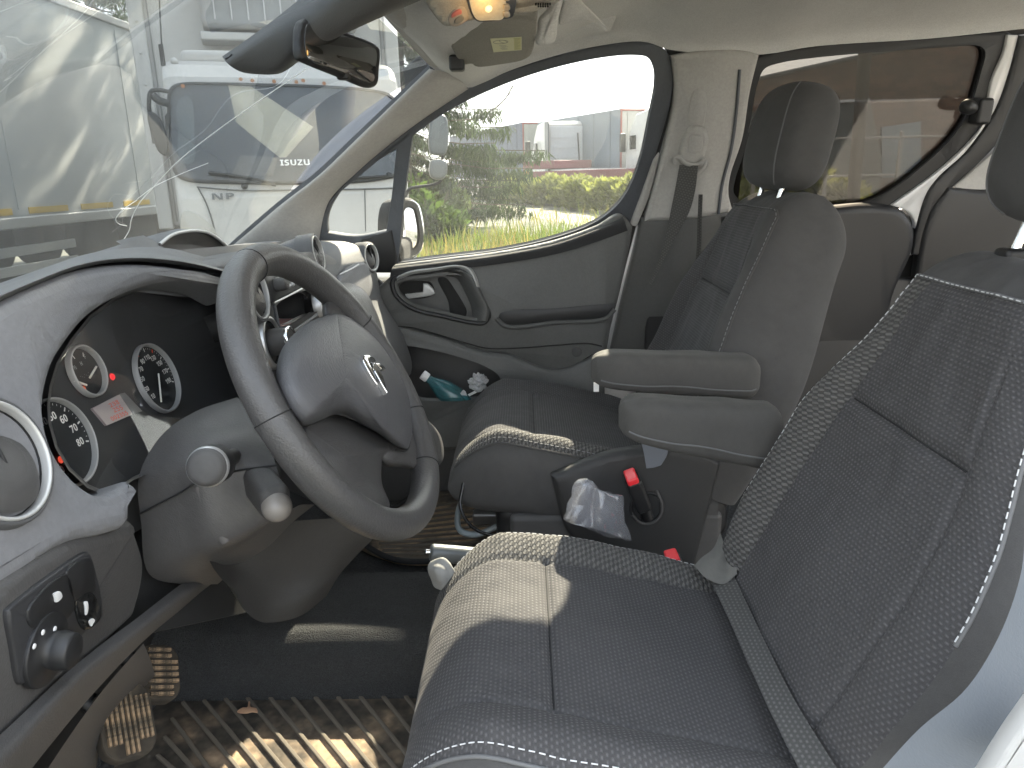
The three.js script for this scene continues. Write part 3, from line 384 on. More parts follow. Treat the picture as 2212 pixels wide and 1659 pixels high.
// padded top above the instruments
{
  const A = [[-200, 760], [-60, 685], [55, 626], [175, 579], [280, 565], [380, 572], [470, 590], [530, 612]], Bb = [[-200, 742], [-60, 668], [60, 614], [175, 571], [280, 557], [380, 563], [470, 582], [540, 606]], Cc = [[-200, 700], [-60, 640], [48, 603], [140, 563], [245, 541], [350, 539], [434, 558], [530, 575]];
  const z = (px, zz) => px.map((q) => P(q[0], q[1], { z: zz })), c3 = z(Cc, -0.57);
  mk('instrument_hood', skin([A.map((q) => on(q[0], q[1], F(-0.014))), Bb.map((q) => on(q[0], q[1], F(0.002))), z(Cc.map((q, i) => [q[0], q[1] * 0.55 + Bb[i][1] * 0.45]), -0.5), c3, c3.map((p) => V(p.x, p.y - 0.03, p.z - 0.1)), c3.map((p) => V(p.x * 1.05, 1.1, -0.98))], 40, 48), M.dash, dash);
  plate('instrument_back', [[-300, 800, 1], [100, 680, 1], [560, 650, 1], [640, 1300, 1], [-300, 1500, 1]], F(-0.11), 0.01, 0.001, M.deep, dash);
}
// main body from the middle to the far end
const PROF = (x) => { const k = ss(-0.25, 0.7, x), yt = 1.2 - 0.02 * k - 0.03 * ss(0.58, 0.72, x), e = 0.03 * Math.sin(Math.max(0, x - 0.2) * 3), gb = 0.09 * ss(0.2, 0.3, x), ck = 0.17 * (1 - ss(0.18, 0.25, x)); return [V(x, 1.1, -1.04 + 0.2 * Math.abs(x)), V(x, yt - 0.02, -0.78), V(x, yt, -0.62), V(x, yt - 0.001, -0.5), V(x, yt - 0.012, -0.44 + e - ck * 0.3), V(x, yt - 0.06, -0.412 + e - ck * 0.95), V(x, yt - 0.14, -0.4 + e - ck), V(x, yt - 0.24, -0.405 + e + gb * 0.6 - ck), V(x, yt - 0.34, -0.43 + e + gb - ck), V(x, yt - 0.43, -0.5 - ck * 0.5), V(x, yt - 0.47, -0.66)]; };
mk('dash_body', skin([-0.16, -0.05, 0.05, 0.15, 0.25, 0.38, 0.5, 0.6, 0.68, 0.715].map((x, i) => i === 9 ? PROF(0.71).map((p) => V(p.x, p.y - 0.01, p.z - 0.03)) : PROF(x)), 48, 60), M.dash, dash);
mk('cowl_top', skin([-1.0, -0.7, -0.5, -0.25, 0, 0.2].map((x) => [V(x, 1.09, -1.06 + 0.25 * Math.abs(x)), V(x, 1.16, -0.86), V(x, 1.185, -0.7), V(x, 1.17, -0.57), V(x, 0.95, -0.56)]), 24, 24), M.dash, dash);
mk('dash_end', [put(bx(0.03, 0.4, 0.5, 0.02), 0.71, 0.94, -0.72)], M.black, dash);
// centre display pod
{
  const pod = new THREE.Group(); pod.name = 'display_pod'; dash.add(pod);
  const F1 = [[345, 528], [372, 508], [410, 499], [447, 502], [474, 518], [496, 541], [470, 549], [433, 554], [392, 547]], f = (px, x, z) => px.map((q) => P(q[0], q[1], { z }));
  const fr = f(F1, 0, -0.56), bk = fr.map((p, i) => V(p.x - 0.015, p.y - (i > 0 && i < 5 ? 0.045 : 0.02), p.z - 0.14));
  mk('pod_shell', [loft([[...fr.slice(0, 6)], [...fr.slice(0, 6)].map((p) => V(p.x, p.y + 0.004, p.z - 0.02)), [...bk.slice(0, 6)], bk.slice(0, 6).map((p) => V(p.x, p.y - 0.06, p.z - 0.16))]), loft([[[250, 521], [275, 514], [310, 508], [345, 527]], [[262, 528], [285, 524], [325, 530], [360, 540]], [[250, 542], [285, 540], [340, 541], [392, 546]]].map((r, i) => r.map((q) => P(q[0], q[1], { z: -0.565 + 0.012 * i }))))], M.dash, pod);
  mk('pod_screen', [loft([fr.map((p) => V(p.x, p.y, p.z - 0.006)), fr.map(() => fr.reduce((a, p) => a.add(p), V(0, 0, 0)).multiplyScalar(1 / 9).add(V(0, 0, -0.012)))], true)], phy([0.03, 0.026, 0.026], 0.5), pod);
  mk('pod_rim_highlight', tube([...fr.slice(0, 6), fr[6], fr[7]], 0.0028, 60), M.satin, pod);  // bright rim painted for the highlight along the pod edge
}
// centre stack and vents
const SO = V(0, 1.08, -0.398), SN = V(0, 0.16, 0.98).normalize(), S = (k = 0) => pl(SO.clone().addScaledVector(SN, k), SN);
function vent(u, v, p, r, up, pod) {
  const g = new THREE.Group(); g.name = 'air_vent'; dash.add(g); const c = on(u, v, p), n = p.n, tilt = up || V(1, 0, 0), e = tilt;
  mk('vent_ring', aim(lathe([[r + 0.0035, -0.004], [r + 0.0035, 0.003], [r + 0.0055, 0.0045], [r + 0.0075, 0.003], [r + 0.009, -0.004], [r + 0.0095, -0.03]], 56), c.clone(), n, e), M.dash, g);
  mk('vent_trim', aim(lathe([[r, -0.01], [r, 0.003], [r + 0.0015, 0.0055], [r + 0.0035, 0.005], [r + 0.004, 0.001]], 56), c.clone(), n, e), M.satin, g);
  if (pod) mk('vent_pod', aim(lathe([[r + 0.009, -0.012], [r + 0.012, -0.03], [r + 0.013, -0.06], [r + 0.009, -0.1], [r * 0.7, -0.15], [0, -0.19]], 48), c.clone(), n.clone().add(V(0, 0.22, 0)), e), M.dash, g);
  mk('vent_bowl', aim(lathe([[0, -0.03], [r * 0.7, -0.026], [r * 0.93, -0.012], [r * 0.985, -0.002]], 40), c.clone(), n, e), M.black, g);
  mk('vent_shutter', aim(lathe([[0, 0.004], [r * 0.45, 0.003], [r * 0.75, -0.003], [r * 0.9, -0.01]], 40), c.clone(), n.clone().add(V(0, 0.35, 0)), e), M.lower, g);
  mk('vent_blade', [aim(bx(r * 1.7, 0.008, 0.003, 0.001), c.clone().addScaledVector(n, 0.001), n, e)], M.black, g);
}
plate('centre_stack', [[545, 575, 1], [600, 555], [700, 545], [740, 580], [735, 700], [700, 760], [640, 830, 1], [560, 800, 1], [540, 690]], S(0.004), 0.02, 0.006, M.lower, dash, [[[592, 656], [662, 620], [684, 632], [694, 676], [676, 682], [606, 713], [597, 690]]]);
mk('stack_edge', [tube([[592, 657], [605, 714], [622, 745], [634, 780]].map((q) => on(q[0], q[1], S(0.006))), 0.003, 24), tube([[608, 733], [640, 712], [684, 680]].map((q) => on(q[0], q[1], S(0.008))), 0.003, 24)], M.fascia, dash);
vent(553, 634, S(0.012), 0.036); vent(684, 548, S(0.0), 0.032, null, true);
vent(800, 556, pl(V(0.66, 1.13, -0.37), V(-0.3, 0.12, 0.95)), 0.03, null, true);
vent(0, 996, F(0.004), 0.047);
{
  const radio = new THREE.Group(); radio.name = 'radio'; dash.add(radio);
  const c5 = (a) => a.map((q) => [521.2 + q[0] * 0.1488, 548.6 + q[1] * 0.1488, q[2]]), s = (k) => S(0.006 + k);
  plate('radio_front', c5([[300, 270, 1], [560, 195], [860, 330], [960, 470, 1], [600, 640], [460, 710, 1], [420, 600]]), s(0.002), 0.01, 0.003, std(0.035, 0.35), radio);
  plate('radio_display', c5([[575, 315], [620, 300], [690, 360], [630, 390]]), s(0.004), 0.003, 0.001, std(0.25, 0.4), radio);
  for (const q of [[400, 272, 12, 36], [500, 268, 60, 20], [530, 340, 50, 20]]) plate('radio_button', c5([[q[0] - q[2] / 2, q[1] + 8], [q[0] + q[2] / 2, q[1] - q[3] / 2], [q[0] + q[2] / 2 + 6, q[1]], [q[0] - q[2] / 2 + 6, q[1] + q[3] / 2]]), s(0.004), 0.003, 0.0008, std(0.4, 0.4), radio);
  mk('radio_knob', [aim(lathe([[0, 0.02], [0.009, 0.02], [0.0105, 0.017], [0.011, 0]], 28), on(...c5([[495, 455]])[0].slice(0, 2), s(0.003)), SN, V(1, 0, 0))], M.lower, radio);
  for (const q of [[640, 490], [692, 465], [742, 440], [792, 417], [835, 396], [872, 378]]) mk('radio_button', [put(new THREE.SphereGeometry(0.0042, 14, 10), ...on(...c5([q])[0].slice(0, 2), s(0.004)).toArray())], M.silver, radio);
  mk('radio_lip', tube(c5([[470, 715], [700, 600], [945, 470]]).map((q) => on(q[0], q[1], s(0.006))), 0.0018, 16), M.silver, radio);
  // open tray under the radio
  const TO = c5([[455, 730], [700, 600], [945, 480], [1090, 570], [1160, 860], [1040, 905], [565, 1110], [505, 905]]).map((q) => on(q[0], q[1], S(0.0)));
  const dn = TO.map((p, i) => p.clone().addScaledVector(SN, -0.14).add(V(0, 0, 0)));
  mk('tray_box', [loft([TO, dn], true), loft([dn, dn.map(() => dn.reduce((a, p) => a.add(p), V(0, 0, 0)).multiplyScalar(1 / dn.length))], true)], std(0.05, 0.7), dash);
  const k1 = on(...c5([[430, 1290]])[0].slice(0, 2), S(0.008)), ring = new THREE.Group(); ring.name = 'heater_dial'; dash.add(ring);
  mk('dial_ring', aim(lathe([[0.034, -0.01], [0.034, 0.004], [0.037, 0.007], [0.041, 0.005], [0.0425, -0.01]], 56), k1, SN, V(1, 0, 0)), M.silver, ring);
  mk('dial_well', aim(lathe([[0, -0.008], [0.03, -0.008], [0.034, 0.002]], 40), k1, SN, V(1, 0, 0)), M.deep, ring);
  mk('dial_knob', [aim(lathe([[0, 0.034], [0.017, 0.034], [0.019, 0.031], [0.021, 0.012], [0.021, -0.006]], 36), k1, SN, V(1, 0, 0))], M.lower, ring);
  mk('knob_ring', [aim(lathe([[0.0185, 0.0335], [0.0195, 0.035], [0.0207, 0.033], [0.0205, 0.028]], 36), k1, SN, V(1, 0, 0))], M.chrome, ring);
  const k2 = on(...c5([[1196, 745]])[0].slice(0, 2), S(0.008)), ring2 = new THREE.Group(); ring2.name = 'heater_dial'; dash.add(ring2);
  mk('dial_ring', aim(lathe([[0.03, -0.01], [0.03, 0.004], [0.033, 0.007], [0.037, 0.005], [0.0385, -0.01]], 56), k2, SN, V(1, 0, 0)), M.silver, ring2);
  mk('dial_knob', [aim(lathe([[0, 0.022], [0.017, 0.022], [0.02, 0.012], [0.021, -0.006]], 30), k2, SN, V(1, 0, 0))], M.lower, ring2);
}
// things lying in the tray
{
  const f = tag(mk('paper_folder', skin([[[596, 683], [630, 683], [672, 682]], [[603, 706], [640, 695], [678, 682]], [[606, 715], [640, 703], [677, 686]]].map((r, i) => r.map((q) => on(q[0], q[1], S([-0.11, -0.012, -0.002][i])))), 8, 12), std([0.62, 0.36, 0.36], 0.75)), 'dusty pink folder lying in the open tray under the radio', 'folder');
  const ph = thing('key_holder', 'black key fob standing in the tray under the radio', 'key fob');
  const c5 = (q) => on(521.2 + q[0] * 0.1488, 548.6 + q[1] * 0.1488, S(-0.02));
  mk('fob_body', [put(bx(0.035, 0.05, 0.018, 0.006), ...c5([985, 680]).toArray(), 0, 0, 0.2)], M.black, ph);
  mk('fob_button', [aim(lathe([[0, 0.004], [0.009, 0.0035], [0.011, 0]], 24), c5([1035, 665]).add(V(0, 0, 0.012)), V(-0.2, 0.1, 1), V(0, 1, 0))], M.silver, ph);
  mk('key_blade', [tube([c5([960, 895]), c5([1080, 835])], 0.004, 6)], M.satin, ph);
}
// glovebox lid at the far end
plate('glovebox_lid', [[740, 596], [790, 566], [802, 590], [806, 625], [796, 648], [775, 660], [730, 650]], pl(V(0.5, 1.07, -0.36), V(-0.1, 0.12, 0.98)), 0.02, 0.008, M.fascia, dash);
mk('lid_joint', tube([[735, 592], [760, 580], [775, 571]].map((q) => on(q[0], q[1], pl(V(0.5, 1.07, -0.355), V(-0.1, 0.12, 0.98)))), 0.0016, 12), M.pale, dash);
// lower fascia with the switch panel
const LO = V(-0.62, 0.93, -0.415), LN = V(0.05, -0.12, 0.98).normalize(), L = (k = 0) => pl(LO.clone().addScaledVector(LN, k), LN);
plate('switch_fascia', [[-250, 1420, 1], [-60, 1310], [0, 1272], [60, 1229], [110, 1194], [165, 1162], [240, 1144], [280, 1133], [291, 1122, 1], [304, 1160], [316, 1205], [312, 1262], [292, 1338, 1], [228, 1400], [140, 1490], [60, 1590], [0, 1660], [-60, 1740, 1], [-250, 1740, 1]], L(-0.004), 0.05, 0.014, M.lower, dash);
mk('knee_lip', skin([[[-60, 1640], [30, 1560], [130, 1465], [215, 1395], [292, 1338], [380, 1270], [460, 1215]], [[-60, 1700], [20, 1630], [110, 1530], [190, 1450], [290, 1370], [390, 1290], [470, 1235]], [[-60, 1790], [20, 1720], [100, 1620], [200, 1500], [310, 1385], [400, 1310], [480, 1250]]].map((r, i) => r.map((q) => on(q[0], q[1], L([0.0, 0.012, -0.01][i])))), 10, 30), M.lower, dash);
mk('kick_panel', skin([[[40, 1760], [130, 1620], [215, 1500], [310, 1390]], [[90, 1800], [170, 1650], [222, 1540], [330, 1440]], [[140, 1830], [200, 1690], [226, 1580], [340, 1500]]].map((r, i) => r.map((q) => on(q[0], q[1], L(-0.012 - 0.04 * i)))), 8, 20), M.lower, dash);
plate('under_dash_filler', [[-300, 1150, 1], [620, 1080, 1], [820, 1090, 1], [700, 1360], [520, 1310], [330, 1400], [100, 1700, 1], [-300, 1750, 1]], pl(V(-0.4, 0.9, -0.56), V(0, -0.3, 0.95)), 0.01, 0.002, M.deep, dash);  // added dark board closing off the shaded space under the dash
{
  const sp = new THREE.Group(); sp.name = 'switch_panel'; dash.add(sp); const c7 = (a) => a.map((q) => [q[0] * 0.3472, 1083 + q[1] * 0.3472, q[2]]);
  plate('panel_plate', c7([[60, 690], [80, 660], [520, 330], [560, 320], [610, 460], [640, 620], [635, 740], [560, 800], [170, 1130], [140, 1140], [90, 900]]), L(0.001), 0.01, 0.003, std([0.03, 0.03, 0.032], 0.5, { map: wornC }), sp);
  plate('blank_switch', c7([[420, 440], [560, 350], [600, 520], [590, 570], [460, 620]]), L(0.003), 0.006, 0.002, M.black, sp);
  plate('lamp_switch', c7([[180, 680], [420, 450], [470, 640], [440, 720], [260, 790], [200, 780]]), L(0.003), 0.006, 0.002, M.black, sp);
  plate('height_switch', c7([[482, 620], [560, 560], [600, 590], [630, 720], [560, 800], [520, 790]]), L(0.0035), 0.006, 0.002, M.gloss, sp);
  for (const a of [[[340, 575], [375, 560], [390, 590], [380, 610], [352, 628], [345, 600]], [[528, 625], [545, 622], [552, 660], [545, 700], [536, 708], [532, 660]], [[558, 745], [580, 728], [592, 740], [580, 765], [572, 778], [562, 765]]]) plate('switch_symbol', c7(a), L(0.0045), 0.002, 0.0004, M.pale, sp);
  const kc = on(...c7([[285, 920]])[0].slice(0, 2), L(0.002));
  mk('mirror_control', [aim(lathe([[0, 0.024], [0.013, 0.024], [0.015, 0.021], [0.0165, 0.012], [0.015, 0.004], [0.03, 0.003], [0.031, 0.001], [0.031, -0.004]], 40), kc, LN, V(1, 0, 0))], M.black, sp);
  for (const q of [[266, 815], [212, 902], [340, 793], [308, 998], [372, 922]]) mk('switch_symbol', [aim(lathe([[0, 0.001], [0.002, 0.0008], [0.0024, 0]], 10), on(...c7([q])[0].slice(0, 2), L(0.0065)), LN, V(1, 0, 0))], M.pale, sp);
}
// knee bolster under the column
mk('knee_bolster', skin([[[440, 1170, -.42], [500, 1150, -.36], [600, 1130, -.3], [720, 1120, -.22], [830, 1120, -.15]], [[452, 1210, -.42], [500, 1210, -.36], [600, 1200, -.3], [730, 1170, -.22], [818, 1150, -.15]], [[470, 1240, -.44], [510, 1252, -.38], [590, 1262, -.31], [700, 1240, -.24], [775, 1195, -.17]], [[490, 1262, -.45], [515, 1290, -.4], [580, 1310, -.33], [670, 1290, -.27], [735, 1240, -.2]], [[500, 1270, -.45], [530, 1320, -.4], [575, 1345, -.34], [650, 1330, -.28], [705, 1288, -.22]]].map((r) => r.map((q) => P(q[0], q[1], { x: q[2] }))), 24, 30), phy([0.04, 0.037, 0.033], 0.6, { map: wornC, bumpMap: grainB, bumpScale: 0.0003 }), dash);

// ================================================================ steering column and stalks
const WC = V(-0.361, 1.072, -0.225), wt = 27.9 * D, wy = 4.8 * D;
const wT = V(0, Math.cos(wt), -Math.sin(wt)), wX = V(Math.cos(wy), 0, Math.sin(wy)), wNn = wX.clone().cross(wT).normalize();
const WH = (h) => pl(WC.clone().addScaledVector(wNn, h), wNn);
const col = thing('steering_column', 'dark grey steering column shroud with two round tipped stalks', 'steering column');
{
  const rows = [[[512, 858, -.30], [420, 890, -.36], [345, 945, -.42], [300, 1030, -.455], [305, 1130, -.46], [322, 1240, -.45], [400, 1262, -.40], [470, 1262, -.34]],
    [[525, 868, -.31], [450, 900, -.37], [400, 950, -.43], [376, 1000, -.458], [384, 1070, -.464], [410, 1196, -.455], [470, 1216, -.4], [520, 1220, -.34]],
    [[540, 880, -.32], [492, 918, -.38], [455, 952, -.43], [430, 1000, -.46], [441, 1060, -.468], [482, 1172, -.46], [540, 1170, -.4], [580, 1180, -.34]],
    [[560, 890, -.33], [540, 926, -.38], [515, 958, -.42], [510, 1000, -.442], [528, 1050, -.446], [562, 1132, -.44], [600, 1122, -.4], [630, 1130, -.34]],
    [[590, 905, -.33], [590, 940, -.37], [590, 980, -.41], [598, 1012, -.43], [612, 1052, -.43], [625, 1096, -.42], [650, 1090, -.38], [680, 1090, -.33]]];
  mk('shroud', skin(rows.map((r) => r.map((q) => P(q[0], q[1], { x: q[2] }))), 40, 50), phy([0.075, 0.072, 0.071], 0.5, { map: wornC, bumpMap: grainB, bumpScale: 0.0003 }), col);
  mk('shroud_joint', tube([[302, 1110, -.463], [350, 1085, -.464], [387, 1066, -.468], [430, 1040, -.472], [500, 1020, -.452], [560, 1010, -.438], [598, 1005, -.434]].map((q) => P(q[0], q[1], { x: q[2] })), 0.0012, 40), M.deep, col);
  mk('shroud_ridge', tube([[428, 1048, -.462], [452, 1108, -.462], [486, 1168, -.456]].map((q) => P(q[0], q[1], { x: q[2] })), 0.007, 20, false, 12), phy([0.085, 0.08, 0.078], 0.45), col);
  const st = (tip, root, r, name) => { const g = new THREE.Group(); g.name = name; col.add(g); const ax2 = tip.clone().sub(root).normalize(), len = tip.distanceTo(root);
    mk('stalk_arm', [aim(lathe([[0.009, 0], [0.01, len * 0.3], [0.012, len * 0.55], [r * 0.8, len * 0.62], [r, len * 0.66], [r, len * 0.78], [r * 0.93, len * 0.82]], 32), root, ax2)], M.black, g);
    mk('stalk_tip', [aim(lathe([[r * 0.92, len * 0.82], [r * 0.96, len * 0.9], [r * 0.86, len * 0.96], [r * 0.6, len * 0.99], [0, len]], 32), root, ax2)], M.lower, g);
    mk('tip_ring', [aim(lathe([[r * 0.93, len * 0.86], [r * 1.02, len * 0.88], [r * 0.98, len * 0.91], [r * 0.9, len * 0.92]], 32), root, ax2)], M.silver, g); return g; };
  st(P(440, 1012, { x: -0.565 }), P(505, 985, { x: -0.43 }), 0.0205, 'indicator_stalk'); 
  const g = new THREE.Group(); g.name = 'radio_stalk'; col.add(g);
  mk('stalk_body', [aim(bx(0.034, 0.1, 0.04, 0.012, 4), P(570, 1055, { x: -0.45 }), P(604, 1108, { x: -0.5 }).sub(P(545, 1035, { x: -0.42 })))], M.lower, g);
  mk('stalk_tip', [put(new THREE.SphereGeometry(0.0165, 24, 18), ...P(598, 1095, { x: -0.49 }).toArray())], std([0.17, 0.155, 0.14], 0.4), g);
}
// ================================================================ steering wheel
const sw = thing('steering_wheel', 'worn black steering wheel with chrome double chevron emblem on its pad', 'steering wheel');
{
  const wm4 = new THREE.Matrix4().makeBasis(wX, wT, wNn).setPosition(WC), tor = new THREE.TorusGeometry(0.18, 0.0194, 28, 140).applyMatrix4(wm4);
  { const uv = tor.attributes.uv; for (let i = 0; i < uv.count; i++) uv.setXY(i, uv.getX(i) * 1.13, uv.getY(i) * 0.11); }
  mk('rim', tor, M.wheel, sw);
  const seam = (deg) => { const a = deg * D, rad = wX.clone().multiplyScalar(Math.cos(a)).addScaledVector(wT, Math.sin(a)), c = WC.clone().addScaledVector(rad, 0.1795); return tube(Array.from({ length: 17 }, (_, i) => { const b = i / 16 * 2 * Math.PI; return c.clone().addScaledVector(rad, 0.0195 * Math.cos(b)).addScaledVector(wNn, 0.0195 * Math.sin(b)); }), 0.0009, 40, false, 5); };
  for (const d of [172, 100, 18, -30, -60]) mk('rim_seam', seam(d), M.deep, sw);
  const PAD = [[727, 677], [700, 683], [672, 694], [648, 710], [611, 750], [597, 796], [598, 830], [611, 866], [632, 900], [654, 920], [691, 909], [721, 896], [747, 897], [787, 920], [823, 940], [853, 962], [879, 970], [888, 950], [891, 928], [889, 885], [876, 829], [846, 773], [810, 727], [773, 697], [747, 682]];
  const dome = (px, cx, cy, prof) => loft(prof.map(([s, h]) => spl(px).map((q) => on(cx + (q[0] - cx) * s, cy + (q[1] - cy) * s, WH(h)))), true);
  mk('airbag_pad', dome(PAD, 748, 812, [[0.95, -0.03], [1, -0.01], [1, 0.004], [0.985, 0.012], [0.94, 0.021], [0.84, 0.031], [0.68, 0.039], [0.45, 0.0455], [0.2, 0.048], [0.005, 0.0485]]), phy([0.07, 0.07, 0.075], 0.5, { map: wornC, bumpMap: grainB, bumpScale: 0.0004 }), sw);
  const LOW = [[654, 918], [721, 898], [787, 922], [853, 966], [826, 992], [822, 1040], [838, 1092], [800, 1110], [740, 1070], [690, 1020], [660, 970]];
  mk('spoke', dome(LOW, 745, 985, [[1.04, -0.035], [1.02, -0.012], [0.98, -0.004], [0.85, 0.002], [0.5, 0.006], [0.01, 0.008]]), M.wheel, sw);
  mk('spoke', dome([[870, 880], [895, 893], [928, 918], [948, 945], [952, 990], [930, 1012], [905, 1016], [872, 1006], [835, 1002], [815, 970], [850, 930]], 888, 955, [[1.08, -0.03], [1.06, -0.014], [0.98, -0.006], [0.8, -0.001], [0.4, 0.001], [0.01, 0.002]]), M.wheel, sw);
  mk('spoke_joint', tube([[854, 972], [880, 972], [886, 950]].concat([[888, 925]]).map((q) => on(q[0], q[1], WH(0.004))), 0.001, 16), M.deep, sw);
  mk('spoke', dome([[708, 690], [702, 662], [714, 634], [738, 616], [778, 626], [804, 664], [822, 735], [790, 725], [752, 692]], 758, 668, [[1.1, -0.03], [1.04, -0.012], [0.97, -0.005], [0.75, 0], [0.4, 0.001], [0.01, 0.002]]), M.wheel, sw);
  plate('spoke_insert', [[757, 667], [766, 662], [790, 680], [806, 715], [808, 726], [786, 706], [764, 688]], WH(0.004), 0.006, 0.002, M.fascia, sw);
  for (const c of [[[813, 780, 1], [808, 772], [798, 767], [788, 766, 1], [786, 776], [800, 806], [817, 832, 1], [807, 798], [800, 784, 1], [808, 782, 1]], [[834, 797, 1], [829, 789], [819, 784], [807, 783, 1], [808, 795], [822, 822], [838, 849, 1], [829, 816], [822, 801, 1], [830, 800, 1]]]) plate('emblem_chevron', c, WH(0.051), 0.008, 0.0016, M.chrome, sw);
}
// ================================================================ pedals
function pedal(label, c, w, h, n, rows, up) {
  const g = thing('pedal', label, 'pedal', 'foot pedals'), [e1, e2, e3] = basis(pl(c, n)), tilt = up;
  const ex = e1.clone().multiplyScalar(Math.cos(tilt)).addScaledVector(e2, Math.sin(tilt)), ey = e3.clone().cross(ex), mt = new THREE.Matrix4().makeBasis(ex, ey, e3).setPosition(c);
  const s = new THREE.Shape(), r = Math.min(w, h) * 0.35; s.absarc(w / 2 - r, h / 2 - r, r, 0, Math.PI / 2); s.absarc(-w / 2 + r, h / 2 - r, r, Math.PI / 2, Math.PI); s.absarc(-w / 2 + r, -h / 2 + r, r, Math.PI, 1.5 * Math.PI); s.absarc(w / 2 - r, -h / 2 + r, r, 1.5 * Math.PI, 2 * Math.PI);
  mk('pad', new THREE.ExtrudeGeometry(s, { depth: 0.012, bevelEnabled: true, bevelThickness: 0.003, bevelSize: 0.003, bevelSegments: 2 }).translate(0, 0, -0.014).applyMatrix4(mt), std([0.5, 0.48, 0.45], 0.95, { map: mudC }), g);
  for (let i = 0; i < rows; i++) { const x = -w / 2 + (i + 0.7) * w / (rows + 0.4), hh = h * (Math.abs(x) > w / 2 - r ? 0.62 : 0.94); mk('rib', put(bx(w / rows * 0.5, hh, 0.005, 0.001, 1), x, 0, 0.003).applyMatrix4(mt), std([0.72, 0.7, 0.66], 0.95, { map: mudC }), g); }
  mk('pedal_arm', tube([c.clone().addScaledVector(e3, -0.012), c.clone().add(V(0.01, 0.03, -0.06)), c.clone().add(V(0.01, 0.14, -0.12)), c.clone().add(V(0.01, 0.26, -0.15))], 0.012, 24), M.black, g);
}
pedal('large worn ribbed pedal pad nearest the near sill', P(275, 1556, { x: -0.45 }), 0.062, 0.088, V(-0.28, 0.62, 0.72), 9, -0.45);
pedal('smaller worn ribbed pedal pad beside the dark footwell', P(345, 1452, { x: -0.34 }), 0.075, 0.055, V(-0.2, 0.6, 0.75), 8, 0.9);

// ================================================================ floor mats
const FY = 0.432;
function ribMat(label, px, lines, y, cat) {
  const g = thing('floor_mat', label, 'floor mat'), p = pl(V(0, y, 0), V(0, 1, 0));
  mk('mat_sheet', board(px, p, 0.012, 0.004), M.mat, g);
  mk('mat_edge', tube([...px, px[0]].map((q) => on(q[0], q[1], pl(V(0, y + 0.006, 0), V(0, 1, 0)))), 0.007, 100), M.rubber, g);
  for (const [a, b] of lines) { const A = on(...a, p), B = on(...b, p), l = A.distanceTo(B); mk('rib', aim(bx(0.007, l, 0.006, 0.002, 1), A.clone().lerp(B, 0.5).add(V(0, 0.003, 0)), B.clone().sub(A), V(0, 1, 0)), std([0.16, 0.135, 0.105], 0.95, { map: wornC }), g); }
}
{
  const L1 = []; for (let i = 0; i < 12; i++) { const u = 395 + i * 46; L1.push([[u, 1520 - i * 4], [u + 150, 1700 - i * 3]]); } for (let i = 0; i < 4; i++) L1.push([[372 - i * 16, 1555 + i * 40], [470 - i * 10, 1690 + i * 20]]);
  ribMat('muddy ribbed rubber mat in the near footwell below the pedals', [[345, 1500], [420, 1496], [600, 1482], [760, 1462], [890, 1446], [960, 1520], [980, 1700], [600, 1800], [200, 1800], [230, 1650]], L1, FY);
  const L2 = []; for (let i = 0; i < 12; i++) L2.push([[790 + i * 4, 1120 + i * 8], [1060 + i * 4, 1075 + i * 12]]);
  ribMat('muddy ribbed mat in the far footwell beyond the steering wheel', [[760, 1160], [860, 1090], [960, 1040], [1080, 1040], [1120, 1180], [1000, 1205], [860, 1210]], L2, 0.44);
  const lf = thing('dry_leaf', 'dry brown leaf lying on the muddy ribbed mat', 'leaf'), lp = pl(V(0, FY + 0.012, 0), V(0, 1, 0));
  mk('leaf_blade', board([[512, 1537], [524, 1528], [534, 1527], [537, 1515], [540, 1515], [541, 1526], [554, 1530], [556, 1538], [545, 1537], [530, 1540]], lp, 0.002, 0.0004), std([0.5, 0.3, 0.18], 0.8), lf);
}
